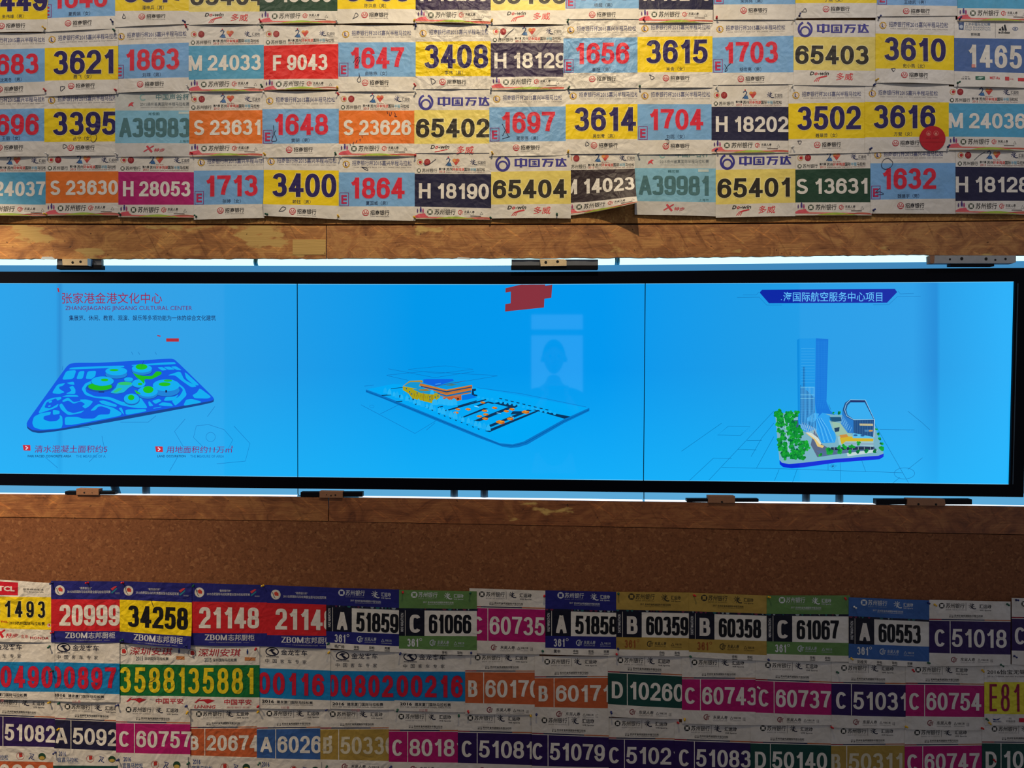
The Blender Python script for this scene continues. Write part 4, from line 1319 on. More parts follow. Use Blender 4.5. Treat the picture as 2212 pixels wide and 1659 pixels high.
def print_szh(b, H, Nn, Fo):
    H.ring(11, -25, 5.8, 1.2, (214, 160, 90))
    H.disc(12, -25, 3.4, 3.4, (200, 40, 44), 1)
    H.disc(27, -25, 6.8, 7.2, (150, 30, 40), 0)
    H.text('NIKE' if False else '环', 23, 31, -29, -21.5, (206, 110, 100), 0.0, lay=1)
    H.line([(68, -31), (73, -34), (76, -31), (74, -26), (70, -21), (67, -18)], 2.2, (40, 70, 120))
    H.poly([(70, -21), (77, -25), (80, -17), (70, -17)], (60, 110, 170), 1)
    H.disc(72.5, -36, 1.5, 1.5, (190, 40, 60), 1)
    for dx, c in ((-3.6, (226, 150, 80)), (3.6, (214, 110, 84))):
        H.disc(89 + dx, -29, 4.2, 3.8, c, 0)
    H.poly([(81.5, -28), (96.5, -28), (89, -18)], (206, 70, 64), 0)
    H.text('Run Run', 82, 97, -16.6, -14.4, (170, 60, 50))
    sunmark(H, 127, -25, .95, (60, 66, 120), (44, 52, 84))
    H.text('汇运动', 136, 153, -28, -21.5, (36, 40, 60), 0.006)
    H.text('WE SPORTS', 134, 153, -20.5, -18.4, (120, 120, 130))
    coin(H, 9, -7, 4.6, (70, 80, 66), PAPERWHITE)
    H.text('苏州银行', 16, 48, -11.5, -3, (40, 40, 40), 0.004)
    H.text('第六届', 52, 66, -13.2, -8, (30, 30, 34), 0.012)
    H.text('2013', 53, 65, -7, -2.2, (200, 90, 80), 0.01)
    x = 68
    for t, c in (('苏州', (30, 28, 34)), ('环金鸡湖', (220, 66, 58)), ('国际', (30, 28, 34)), ('半程', (110, 170, 200)), ('马拉松', (30, 28, 34))):
        w = 6.45 * len(t)
        H.text(t, x + .3, x + w - .2, -13.2, -6, c, 0.012)
        x += w
    H.text('Suzhou Jinji Lake International Half Marathon', 68, 151, -5, -2, (150, 100, 96))
    pre, dig = b.num.split(' ')
    a, z = b.opt.get('span', (10, 156))
    Nn.figures(b.num, a, z, b.hb * .285, b.hb * .745, PAPERWHITE, 6.7, 5.8, gap=.10)
    runner(Fo, 6, b.hb + 10, .7, (90, 60, 120))
    runner(Fo, 13, b.hb + 8, 1.0, (70, 50, 130))
    runner(Fo, 18, b.hb + 10, .8, (170, 60, 120))
    Fo.poly([(0, b.hb + 20), (8, b.hb + 16), (22, b.hb + 14), (24, b.hb + 18), (30, b.hb + 22), (0, b.hb + 24)], (222, 92, 106), 0)
    coin(Fo, 33, b.hb + 11, 6.2, (70, 82, 66), PAPERWHITE)
    Fo.text('苏州银行', 43, 88, b.hb + 4.5, b.hb + 17, (32, 30, 30), 0.008, .1)
    swirl(Fo, 99, b.hb + 11, .95, (204, 66, 70))
    Fo.text('东吴人寿', 107, 129, b.hb + 6.5, b.hb + 13, (50, 44, 44), 0.006, .15)
    Fo.text('SOOCHOW LIFE', 107, 128, b.hb + 14.4, b.hb + 16.2, (150, 146, 144))
    Fo.line([(141, b.hb + 15), (144, b.hb + 9), (147.5, b.hb + 15), (141, b.hb + 15)], 1, (110, 108, 108))
    Fo.rect(120, b.hb + 18, 143, b.hb + 19.6, (96, 80, 76))
    y = b.hb
    n = 16
    def band(f0, f1, c, l):
        up = [(b.W * k / n, f0(k / n)) for k in range(n + 1)]
        dn = [(b.W * k / n, f1(k / n)) for k in range(n + 1)]
        Fo.add(up + dn, [(k, k + 1, k + n + 2, k + n + 1) for k in range(n)], c, l)
    e = b.hf - .6
    band(lambda u: y + min(e - 1.5, 21 + 3 * u), lambda u: y + min(e, 24 + 3 * u), (226, 120, 110), 0)
    band(lambda u: y + e - .3 - 5.5 * max(0, sin(pi * (u - .25) / .55)) if .25 < u < .8 else y + e - .3, lambda u: y + e, (166, 190, 70), 1)
    band(lambda u: y + e - 1 - 5 * max(0, sin(pi * (u - .62) / .5)) if u > .62 else y + e - 1, lambda u: y + e - .2 - 3.4 * max(0, sin(pi * (u - .62) / .5)) if u > .62 else y + e - .5, (196, 96, 70), 2)


def print_wanda(b, H, Nn, Fo):
    c = (58, 54, 150)
    H.ring(25, -17, 14, 4.6, c, 0, -72, 252, 15, 30)
    H.ring(25, -12.5, 9.6, 3.6, c, 1, 0, 360, 9.6)
    def st(p, tx, ty, l=0):
        H.line(p, 0, c, l, tx, ty, True)
    y0, y1 = -27, -9.5
    for p, tx, ty in (([(53, y0 + 1), (75.5, y0 + 1)], 5, 2.6), ([(53, y1 - 3), (75.5, y1 - 3)], 5, 2.6), ([(53, y0 + 2), (53, y1 - 4)], 5, 2), ([(75.5, y0 + 2), (75.5, y1 - 4)], 5, 2), ([(64.2, y0 - .5), (64.2, y1)], 5.4, 2),
                      ([(83, y0 + 1), (103, y0 + 1)], 4, 2.6), ([(83, y1 - 1), (103, y1 - 1)], 4, 2.6), ([(83, y0 + 2), (83, y1 - 1)], 4.4, 2), ([(103, y0 + 2), (103, y1 - 1)], 4.4, 2),
                      ([(89, y0 + 5.5), (97, y0 + 5.5)], 2, 2), ([(89, y0 + 9.3), (97, y0 + 9.3)], 2, 2), ([(88.5, y0 + 13), (97.5, y0 + 13)], 2, 2), ([(93, y0 + 5), (93, y0 + 13)], 2.6, 2), ([(96.5, y0 + 11), (97, y0 + 12)], 2, 2),
                      ([(111, y0 + 1), (133.5, y0 + 1)], 3, 2.8), ([(118, y0 + 7), (131, y0 + 7)], 3, 2.4), ([(118, y0 + 2), (113.5, y1 - 1)], 5, 2), ([(131.5, y0 + 7), (128.5, y1 - 1)], 4.6, 2), ([(124, y1 - 1), (129, y1 - 1)], 2, 2),
                      ([(141, y0 + 1), (143, y0 + 1)], 5, 2.6), ([(142.5, y0 + 2), (142.5, y1 - 1)], 5, 2), ([(141, y1 - 1), (161, y1 - 1)], 4, 2), ([(147, y0 + 2), (161, y0 + 2)], 3, 2.4),
                      ([(153, y0 - .5), (150.5, y0 + 9), (148, y1 - 3)], 4.6, 2.4), ([(153.5, y0 + 3), (156, y0 + 9), (159.5, y1 - 3)], 4.6, 2.4)):
        st(p, tx, ty)
    Nn.figures(b.num, 3.5, 163, b.hb * .255, b.hb * .82, (44, 38, 30), 9.2, 7.4, edge=(250, 238, 170), gap=.12)
    y = b.hb
    Fo.text('D', 36, 44.5, y + 3, y + 11, (22, 18, 20), 0.03, .3)
    Fo.text('o', 45, 51.5, y + 5, y + 11, (206, 40, 50), 0.03, .3)
    Fo.text('-win', 52.5, 76, y + 3, y + 11, (22, 18, 20), 0.02, .3)
    if b.opt.get('cut') is None:
        for k in range(3):
            Fo.line([(72, y + 12 + k * .7), (60, y + 14.2 + k * .8), (50 + k * 3, y + 17.5), (44 + k * 4.2, y + 25)], 1.5, (212, 52, 60))
    else:
        Fo.line([(72, y + 12.5), (60, y + 15), (44, y + 18)], 1.8, (212, 52, 60))
    Fo.text('多威', 92, 128, y + 5.5, y + 21.5, (222, 52, 58), 0.006, .1)


def print_xtep(b, H, Nn, Fo):
    c = (96, 134, 140)
    H.ring(60, -28, 6, 2.4, (150, 190, 190), 0, 40, 300)
    H.text('中国声谷杯', 88, 160, -35, -22, c, 0.012)
    H.poly([(28, -8), (30, -14), (36, -18), (41, -17), (37, -14), (40, -8), (34, -11)], (214, 70, 80), 0)
    H.text('2015扬州鉴真国际半程马拉松赛', 54, 160, -17.5, -10, (126, 132, 136), 0.004)
    H.text('YANGZHOU JIANZHEN INTERNATIONAL HALF MARATHON', 54, 160, -8, -5.5, (170, 170, 170))
    Nn.text(b.name, 72, 96, 3.5, 10, (84, 136, 144), 0.004)
    Nn.rect(137, 2, 160, 7.2, (206, 222, 220), 0)
    Nn.figures(b.num, 9, 162, 16, 57.5, (78, 122, 130), 8.6, 6.6, q=3.6, gap=.06)
    Nn.text('上海市', 138, 160, b.hb - 7, b.hb - 1.5, (84, 136, 144))
    y = b.hb
    Fo.line([(62, y + 19), (72, y + 13), (84, y + 6)], 2.6, (206, 70, 84), ext=False)
    Fo.line([(69, y + 6), (74, y + 13), (80, y + 20)], 4.6, (206, 70, 84))
    Fo.text('特步', 85, 107, y + 11.5, y + 20, (206, 70, 84), 0.014, .3)


def print_shanghai(b, H, Nn, Fo):
    H.poly([(9, -33), (21, -34), (20, -17), (10, -18)], (70, 90, 132))
    H.disc(15, -24, 4, 4, (190, 200, 214), 1)
    H.text('上海半程马拉松赛', 23, 78, -33, -26, (120, 138, 164), 0.006)
    H.text('2015 SHANGHAI', 23, 78, -25, -21, (150, 162, 180), 0.004)
    H.text('HALF MARATHON', 23, 78, -20, -16.5, (150, 162, 180))
    H.text('郭艳霞', 36, 56, -11, -5, (90, 92, 100), 0.006)
    H.rect(88.5, -34, 89.2, -2, (140, 140, 146))
    for k in range(3):
        H.poly([(97 + k * 5, -17 - 0), (101 + k * 5, -17), (108 + k * 2.6, -17 + 0) if False else (112 + k * 2, -17), (105 + k * 3, -27 + k * -1.5), (100.5 + k * 4, -24 - k * 2)] if False else [(97 + k * 6, -17), (102 + k * 6, -17), (100 + k * 5, -22 - k * 4), (96.5 + k * 5.4, -20 - k * 4)], (30, 34, 44))
    H.text('adidas', 95, 120, -16, -10.5, (30, 34, 44), 0.02)
    H.ring(132, -21, 5.6, 1.4, (110, 124, 160), 0, ry=3.2)
    H.disc(132, -21, 2.2, 1.6, (110, 124, 160), 1)
    Nn.figures(b.num, 28, 28 + 29.6 * len(b.num), 14, 63, (226, 220, 210), 9.0, 7.4, gap=.18)
    Nn.rect(37, 56, 45, 63.5, (226, 150, 140), 3)
    y = b.hb
    Fo.text('上海市', 17, 32, y + 10, y + 13, (100, 100, 104)); Fo.text('体育局', 15, 34, y + 14, y + 18, (100, 100, 104))
    Fo.rect(45, y + 10, 65, y + 18, (40, 100, 80)); Fo.poly([(47, y + 15), (54, y + 11.5), (63, y + 12), (56, y + 16)], (180, 205, 195), 2)
    Fo.text('MET-Rx', 76, 98, y + 10, y + 16, (206, 70, 74), 0.02)
    Fo.rect(109, y + 9.5, 118, y + 18, (206, 70, 74)); Fo.text('中国', 119, 127, y + 13, y + 16, (206, 100, 100))
    Fo.rect(137, y + 11, 170, y + 18.5, (206, 60, 66))


def print_zbom(b, H, Nn, Fo):
    t = -b.hh
    w = (206, 206, 214)
    H.disc(19, t + 20, 10.5, 10.8, (206, 204, 200), 0)
    H.disc(19, t + 20, 9, 9.2, (222, 218, 210), 1)
    H.poly([(15, t + 16), (20, t + 13), (25, t + 17), (25, t + 23), (17, t + 22)], (206, 66, 50), 2)
    H.line([(12, t + 15), (15, t + 24), (18, t + 28)], 1.4, (90, 90, 96), 2)
    H.text('“徽商银行杯”', 61, 88, t + 12.5, t + 18, w, 0.004)
    H.text('2015合肥国际马拉松赛暨全国马拉松冠军赛', 35, 128, t + 20, t + 26, w, 0.006)
    H.poly([(128, t + 16), (138, t + 10), (142, t + 11), (132, t + 20)], (206, 60, 70))
    H.poly([(129, t + 24), (141, t + 14), (142, t + 17), (131, t + 27)], (40, 120, 150))
    H.rect(138, t + 24.5, 149, t + 25.2, (150, 150, 180)); H.rect(138, t + 26.4, 149, t + 27.4, (150, 150, 180))
    Nn.figures(b.num, 18, 148, 11.5, 57, (230, 224, 216) if b.col == 'crimson' else BLACK, 9.0, 7.4, q=3.2, gap=.10, one=.86)
    y = b.hb
    Fo.figures('ZB0M', 31, 79, y + 3, y + 15, (214, 214, 220), 2.9, 1.3, gap=.12)
    Fo.text('志邦厨柜', 81, 138, y + 2.5, y + 15.5, (214, 214, 220), 0.008)
    Fo.text('中央电视台国家品牌战略合作伙伴', 55, 110, y + 18, y + 20.6, (170, 170, 190))
    for x in (40, 114):
        Fo.rect(x, y + 19, x + 13, y + 19.6, (150, 150, 175))


def print_361(b, H, Nn, Fo):
    t = -b.hh
    gold = b.col == 'gold'
    w = (56, 50, 34) if gold else (214, 218, 224)
    coin(H, 33, t + 10, 7, w, C[b.col])
    H.text('苏州银行', 42, 83, t + 4, t + 15.5, w, 0.006, .08)
    H.text('BANK OF SUZHOU', 42, 82, t + 17, t + 19.4, tuple((w[k] + C[b.col][k]) // 2 for k in range(3)))
    sunmark(H, 106, t + 12, 1.1, w, w)
    H.text('汇运动', 118, 139, t + 7, t + 15.5, w, 0.012)
    H.text('WE Sports', 118, 139, t + 17, t + 20.5, w, 0.012)
    H.text('2017', 52, 60, t + 24, t + 27.5, w, 0.01)
    H.text('苏州环金鸡湖国际半程马拉松', 62, 118, t + 24, t + 28.5, w, 0.008)
    H.text('Suzhou Jinji Lake International Half Marathon', 62, 118, t + 29.5, t + 31.4, w)
    B = b.hb
    K = (16, 18, 38)
    Nn.rect(0, 0, 13, B, K, 0); Nn.rect(14.2, 0, 55, B, K, 0)
    word = {'A': 'HALF MARATHON', 'B': 'SHORT MARATHON', 'C': 'MINI MARATHON'}[b.num[0]]
    vs, fs = glyphs(word, 0.012)
    Nn.add([(3.6 + y * 6.2, B - 9 - x * 40) for x, y in vs], fs, (206, 206, 210), 1)
    Nn.rect(0, -1.6, b.W, 2.6, (18, 20, 44), 1)
    rr = random.Random(b.xl)
    x = 0
    while x < b.W - 6:
        q = rr.uniform(5, 13)
        Nn.poly([(x, -1.3), (x + q - 3, -1.3), (x + q - 5, 2.2), (x + 2, 2.0)], rr.choice([(30, 34, 60), (20, 20, 44), (110, 40, 70), (40, 100, 104), (150, 165, 170), (26, 28, 60)]), 2)
        x += q
    L_, dg = b.num.split(' ')
    Nn.figures(L_, 23, 46, 12, 51, (222, 216, 210), 8.2, 7, q=3.2)
    Nn.figures(dg, 64.5, 64.5 + 18.3 * len(dg), 11.5, 52, (14, 16, 26), 7.0, 6.2, q=3.6, gap=.06, one=.74)
    y = B
    c3 = (150, 84, 40) if gold else (214, 216, 222)
    Fo.figures('361', 18, 42, y + 6, y + 23, c3, 2.6, 2.6, q=2.1, gap=.25)
    Fo.ring(47, y + 7.5, 2.4, 1, c3)
    wf = (70, 60, 36) if gold else (196, 204, 214)
    swirl(Fo, 73, y + 14, 1.15, wf)
    Fo.text('东吴人寿', 83, 108, y + 9, y + 17, wf, 0.008, .15)
    Fo.text('SOOCHOW LIFE', 83, 107, y + 18.5, y + 20.5, wf)
    Fo.line([(119, y + 17), (122, y + 11.5), (125, y + 17), (119, y + 17)], 1.3, wf)
    Fo.text('华融江南', 127, 141, y + 12, y + 16.5, wf, 0.004)
    Fo.text('HUARONG', 119, 141, y + 19, y + 21, wf)
    f = b.opt.get('strip', 25)
    if b.name:
        Fo.text(b.name, 18, 18 + 7 * len(b.name), y + f + 3, y + f + 10.5, BLACK, 0.008)
    for k, (x, tx) in enumerate(((60, '存包'), (93, '取包'), (126, '完赛'))):
        if k == 2 and not b.name:
            break
        o = 33 if not b.name else 0
        Fo.text(tx, x + o, x + o + 11.5, y + f + 2.5, y + f + 8.5, BLACK, 0.01)
        Fo.rect(x + o, y + f + 10, x + o + 11, y + f + 11.2, BLACK)


def print_b60(b, H, Nn, Fo):
    t = -b.hh
    coin(H, 27, t + 12, 6.2, (36, 40, 38), PAPERWHITE)
    H.text('苏州银行', 36, 76, t + 6.5, t + 17, (30, 30, 34), 0.006, .08)
    H.text('BANK OF SUZHOU', 36, 76, t + 19, t + 21.4, (160, 156, 156))
    H.rect(79, t + 4.5, 79.7, t + 22, (110, 108, 112))
    sunmark(H, 93, t + 12, 1.0, (30, 32, 50), (30, 32, 60))
    H.text('汇运动', 108, 134, t + 7.5, t + 16.5, (28, 28, 40), 0.012)
    H.text('WE Sports', 109, 134, t + 19, t + 22.6, (40, 40, 50), 0.014)
    H.text('2016', 43, 52, -14, -11, (120, 118, 122)); H.text('第七届', 43, 52, -10.5, -7.5, (40, 40, 44), 0.01)
    H.text('苏州环金鸡湖国际半程马拉松', 54, 116, -14, -9.4, (28, 28, 34), 0.01)
    H.text('Suzhou Jinji Lake International Half Marathon', 54, 115, -8.8, -6.6, (80, 78, 84), 0.004)
    H.rect(0, -4.2, b.W * .15, -2, (150, 30, 50)); H.rect(b.W * .15, -4.2, b.W * .68, -2, (24, 24, 66)); H.rect(b.W * .68, -4.2, b.W, -2, (190, 110, 70))
    B = b.hb
    Nn.rect(b.opt.get('bar', 39), 0, b.opt.get('bar', 39) + 1.6, B, PAPERWHITE, 1)
    L_, dg = b.num.split(' ')
    dc = (216, 206, 180) if b.col == 'gold' else PAPERWHITE
    k = b.opt.get('bar', 39) - 39
    w = {'A': 26, 'D': 24, 'B': 20}.get(L_, 22)
    Nn.figures(L_, 6.5 + k, 6.5 + k + w, B * .26, B * .80, dc, 6.8, 5.8)
    a = 43.5 + k
    Nn.figures(dg, a, a + b.opt.get('adv', 24.2) * len(dg) - 2, B * .24, B * .80, dc, 6.7, 5.6, gap=.12)
    y = B
    swirl(Fo, 53, y + 14, 1.1, (130, 40, 56))
    Fo.text('东吴人寿', 67, 98, y + 9.5, y + 17.5, (40, 36, 40), 0.006, .15)
    Fo.text('SOOCHOW LIFE', 67, 97, y + 19.5, y + 21.6, (150, 146, 150))
    Fo.line([(104, y + 17), (106.5, y + 11.5), (109.5, y + 17), (104, y + 17)], 1.2, (70, 68, 74))
    Fo.text('华融江南', 111, 127, y + 12, y + 16.5, (70, 68, 74), 0.004)
    Fo.text('HUARONG', 104, 127, y + 19, y + 21, (150, 148, 150))
    Fo.text('公益', 131, 137, y + 12, y + 20, (110, 108, 112))


def print_king(b, H, Nn, Fo):
    t = -b.hh
    c = (22, 24, 52)
    H.ring(34, t + 12, 13.5, 2.2, c, 0, ry=8.6)
    H.poly([(26, t + 11), (32, t + 6), (41, t + 7), (35, t + 10.5), (44, t + 17), (37, t + 18.5), (31, t + 11)], c, 1)
    H.text('KING LONG', 21, 48, t + 21.5, t + 24.2, c, 0.02)
    H.text('金龙客车', 53, 110, t + 6, t + 18.5, c, 0.007)
    for k, ch in enumerate('中国客车专家'):
        H.text(ch, 19 + 16.2 * k, 27.5 + 16.2 * k, t + 28, t + 36.5, (70, 68, 72), 0.0)
    o = b.opt.get('ox', 10)
    Nn.figures(b.num, o, o + 29.6 * 4 + 24, b.hb * .13, b.hb * .87, (206, 26, 56), 8.4, 8.2, q=2.3, gap=.24, edge=(24, 84, 168), one=.8, e=.7)
    y = b.hb
    Fo.text('2016', 12, 38, y + 4, y + 10.5, BLACK, 0.03)
    Fo.text('建发厦门国际马拉松赛', 44, 122, y + 4, y + 11, (26, 24, 30), 0.01)
    Fo.text('2016 C&D XIAMEN INTERNATIONAL MARATHON', 12, 122, y + 12.2, y + 14.6, (90, 88, 92))
    Fo.text('5公里', 54, 72, y + 17, y + 22.5, (196, 120, 126))


def print_lining(b, H, Nn, Fo):
    t = -b.hh
    H.ring(16, t + 17, 8.5, 1.0, (130, 110, 110))
    H.poly([(13, t + 12), (19, t + 11), (22, t + 17), (20, t + 21), (13, t + 20)], (200, 50, 46), 1)
    H.text('深圳安琪', 30, 121, t + 7, t + 24, (176, 34, 50), 0.006, .2)
    H.text('2015', 43, 58, t + 27, t + 36, (70, 84, 96), 0.008)
    H.text('深圳国际马拉松赛', 61, 113, t + 28, t + 35, (70, 74, 78), 0.006)
    runner(H, 136, t + 15, .9, (40, 60, 120))
    H.poly([(130, t + 25), (153, t + 26), (153, t + 33), (130, t + 33)], (200, 130, 80))
    H.line([(139, t + 33), (146, t + 27), (154, t + 26)], .9, (70, 60, 50), 1)
    Nn.figures(b.num, 8, 151, b.hb * .09, b.hb * .90, (232, 206, 30), 8.0, 8.0, gap=.26, edge=(20, 90, 44), one=.72, e=.8)
    y = b.hb
    c = (190, 36, 50)
    Fo.poly([(22, y + 13), (30, y + 5), (36, y + 2.5), (31, y + 7), (52, y + 4.5), (66, y + 8), (50, y + 15), (42, y + 9.5), (32, y + 9), (25, y + 13.5)], c)
    Fo.text('LI-NING', 22, 67, y + 18, y + 25, c, 0.016, .25)
    Fo.text('中国平安', 86, 145, y + 4.5, y + 16.5, c, 0.014)
    Fo.text('保险·银行·投资', 92, 140, y + 20, y + 24, (206, 140, 140))


def print_tcl(b, H, Nn, Fo):
    t = -b.hh
    o = 45
    H.rect(o - 30, t + 4, o + 39, t + 35, (206, 24, 46))
    H.text('TCL', o - 4, o + 32, t + 14, t + 26, (240, 230, 224), 0.04, lay=2)
    H.text('创意感动生活', o + 50, o + 94, t + 17, t + 22, (70, 66, 64), 0.004)
    H.text('The Creative Life', o + 51, o + 94, t + 23.5, t + 27.5, (90, 86, 84))
    Nn.figures(b.num, o - 16, o + 98, b.hb * .13, b.hb * .64, BLACK, 5.6, 5.2, q=2.8, gap=.50, edge=(250, 236, 130), one=1.0, e=.9)
    Nn.text('TCL', o + 2, o + 19, b.hb * .76, b.hb * .82, (190, 40, 30), 0.03)
    Nn.text('2015杭州国际马拉松赛', o + 21, o + 97, b.hb * .76, b.hb * .87, (40, 34, 24), 0.008)
    Nn.disc(o + 106, b.hb * .86, 4, 4, (230, 200, 190), 0); Nn.disc(o + 107, b.hb * .85, 2, 2, (200, 40, 40), 1)
    y = b.hb
    c = (206, 34, 46)
    Fo.line([(o - 10, y + 19), (o, y + 11), (o + 12, y + 3)], 3.4, c)
    Fo.line([(o - 4, y + 3), (o + 2, y + 11), (o + 8, y + 20)], 5.6, c)
    Fo.text('特步', o + 14, o + 40, y + 10, y + 20, c, 0.01, .4)
    Fo.text('金象', o + 46, o + 62, y + 12, y + 20, (206, 110, 100))
    Fo.text('HONDA', o + 66, o + 106, y + 16, y + 22, (170, 30, 40), 0.02)


def print_yichang(b, H, Nn, Fo):
    t = -b.hh
    c = (40, 70, 140)
    H.text('2016', 12, 28, t + 6, t + 16, c, 0.012)
    H.text('宜昌马拉松', 10, 54, t + 19, t + 30, (60, 90, 150), 0.006)
    H.text('YICHANG MARATHON', 32, 58, t + 31, t + 33, (150, 160, 190))
    H.ring(80, t + 21, 8, .9, (190, 120, 110)); H.poly([(77, t + 15), (84, t + 14), (85, t + 22), (78, t + 24)], (196, 56, 50), 1)
    H.line([(98, t + 28), (104, t + 20), (100, t + 15), (109, t + 17), (104, t + 26), (110, t + 29)], 2.0, (50, 66, 130))
    H.disc(127, t + 21, 8, 8, (30, 70, 50), 0); H.disc(127, t + 24, 6, 4, (200, 170, 80), 1)
    if b.num:
        Nn.figures(b.num, 12, 140, 6, 46, PAPERWHITE, 8, 7)


def print_wuxi(b, H, Nn, Fo):
    H.text('2016怡宝无锡国际马拉松', 6, 160, -27, -17, BLACK, 0.006)
    H.text('2016 CHINA WUXI INTERNATIONAL MARATHON', 6, 160, -14, -10.5, (120, 116, 118))
    Nn.figures(b.num, 11, 11 + 24 * len(b.num), b.hb * .06, b.hb * .92, (150, 24, 70), 5.4, 5.4, q=2.5, gap=.42)
    y = b.hb
    Fo.poly([(18, y + 10), (26, y + 12), (36, y + 8), (30, y + 13), (20, y + 14)], (30, 60, 130))
    Fo.text('MIZUNO', 19, 36, y + 15, y + 18, (30, 60, 130), 0.01)
    Fo.text('怡宝', 52, 58, y + 7, y + 11, (90, 88, 90)); Fo.text('无锡体育', 46, 66, y + 13, y + 17.5, (90, 88, 90))
    Fo.rect(74, y + 8, 100, y + 17, (206, 30, 60))


KINDS = dict(cmb=print_cmb, szh=print_szh, wanda=print_wanda, xtep=print_xtep, shanghai=print_shanghai, zbom=print_zbom, s361=print_361, b60=print_b60,
             king=print_king, lining=print_lining, tcl=print_tcl, yichang=print_yichang, wuxi=print_wuxi)


def build_bib(b):
    head = {'zbom': C['royal'], 's361': C[b.col], 'xtep': (204, 206, 202)}.get(b.kind, WHITE)
    foot = {'zbom': C['royal'], 's361': C[b.col], 'xtep': (210, 206, 202)}.get(b.kind, WHITE)
    band = {'s361': (228, 224, 218)}.get(b.kind, C[b.col])
    sheet = Ink()
    sheet.rect(0, -b.hh, b.W, 0, head, 0, 5)
    sheet.rect(0, 0, b.W, b.hb, band, 0, 5)
    if b.kind == 's361':
        f = b.opt.get('strip', 25)
        sheet.rect(0, b.hb, b.W, b.hb + f, foot, 0, 5)
        sheet.rect(0, b.hb + f, b.W, b.hb + b.hf, WHITE, 0, 5)
    elif b.hf > 0:
        sheet.rect(0, b.hb, b.W, b.hb + b.hf, foot, 0, 5)
    cx, cy = b.W / 2, b.hb / 2
    org = b.map(cx, cy)
    me = sheet.mesh('race_bib', lambda x, y, l: b.map(x, y) - org, M['paper'])
    for p in me.polygons:
        p.use_smooth = True
    o = link('race_bib', me)
    o.location = org
    o['crumple'] = b.crumple
    tag(o, b.label, 'race bib', b.group)
    H, Nn, Fo = Ink(), Ink(), Ink()
    KINDS[b.kind](b, H, Nn, Fo)
    for nm, ink in (('header_print', H), ('number_print', Nn), ('footer_print', Fo)):
        if not ink.v:
            continue
        me = ink.mesh(nm, lambda x, y, l: b.map(x, y, 0.00042 + 0.00011 * l) - org, M['paper'])
        k = link(nm, me, parent=o)
        k['crumple'] = b.crumple
    if b.pen:
        P = Ink()
        for ln in b.pen:
            if len(ln) > 3:
                for _ in range(2):
                    ln = [ln[0]] + [q for a, c in zip(ln, ln[1:]) for q in ((a[0] * .8 + c[0] * .2, a[1] * .8 + c[1] * .2), (a[0] * .2 + c[0] * .8, a[1] * .2 + c[1] * .8))] + [ln[-1]]
            P.line(ln, 1.0, (26, 30, 60), 0)
        me = P.mesh('pen_mark', lambda x, y, l: b.map(x - b.xl, y - (b.L[1] + (b.R[1] - b.L[1]) * (x - b.xl) / b.W), 0.0010) - org, M['paper'])
        k = link('pen_mark', me, parent=o)
        k['crumple'] = b.crumple
        k['label'] = 'thin dark pen scribble'
    b.ob = o

GT = 'race bibs pinned above the display'
GL = 'race bibs pinned below the display'


def up(row, kind, num, col, xl, xr, left, right, **k):
    k.setdefault('group', GT)
    return Bib(kind, num, col, xl, xr, left, right, {'A': 12, 'B': 10, 'C': 8, 'D': 6}[row], **k)


def lo(row, kind, num, col, xl, xr, left, right, depth=None, **k):
    k.setdefault('group', GL)
    return Bib(kind, num, col, xl, xr, left, right, depth if depth is not None else {'E': 8, 'F': 5.5, 'G': 3, 'H': 5.5}[row], **k)


# top row, cut by the picture edge
up('A', 'cmb', '3449', 'yellow', -53, 103, (-65, -31, 45, 72), (-67, -34, 42, 69), name='朱伟峰（男）', eR=1.6, seen='449')
up('A', 'cmb', '1646', 'sky', 90, 249, (-70, -36, 40, 70), (-77, -42, 34, 62), name='夏秀娟（女）', eR=.0)
up('A', 'cmb', '3617', 'yellow', 249, 408, (-87, -52, 24, 59), (-90, -53, 23.5, 52), name='潘神兵（男）', pen=[[(268, 31), (264, 41), (273, 40.5), (268, 31), (267, 30)]])
up('A', 'wanda', '65404', 'pale', 408, 561, (-87, -48, 26, 54), (-87, -49, 25, 53), seen='a cut off 6540', sag=4)
up('A', 'szh', 'S 13630', 'dgreen', 561, 729, (-90, -50, 25, 53), (-90, -51, 24, 51), seen='S 13630', crumple=.9)
up('A', 'cmb', '3606', 'yellow', 729, 898, (-88, -54, 20, 51.5), (-88, -54, 20, 51), name='陈洪泉（男）', pen=[[(764, 41), (769, 27), (776, 35), (762, 42)]], opt={'logo': 59}, sag=4.5, seen='a cut off 36')
up('A', 'szh', 'H 18230', 'plum', 898, 1060, (-90, -52, 22, 50), (-90, -52, 22, 53), crumple=2.2, seen='H 18230')
up('A', 'wanda', '65405', 'pale', 1060, 1224, (-90, -51, 23, 54), (-90, -51, 22, 53), sag=4, seen='a cut off 6540')
up('A', 'cmb', '1658', 'sky', 1221, 1380, (-90, -56, 19, 42), (-90, -56, 18, 41), name='杨超（男）', seen='a cut off 16', sag=1)
up('A', 'szh', 'H 18270', 'navy', 1380, 1540, (-90, -53, 21, 51), (-90, -53, 21, 50), crumple=.9, seen='H 182')
up('A', 'cmb', '1702', 'sky', 1541, 1718, (-98, -64, 10, 43.5), (-98, -65, 9, 43), name='朱伟伟（男）', opt={'logo': 65}, seen='a red E', sag=2)
up('A', 'cmb', '3601', 'yellow', 1718, 1895, (-102, -68, 7, 40), (-100, -67, 6.5, 38), name='于燕（女）', opt={'logo': 66}, pen=[[(1732, 27), (1739, 17), (1743, 27), (1730, 26)]], sag=1, seen='a cut off name')
up('A', 'cmb', '1630', 'sky', 1894, 2068, (-98, -65, 11, 36), (-95, -63, 13, 34), name='王继凯（男）', opt={'logo': 63}, sag=1, seen='a red E')
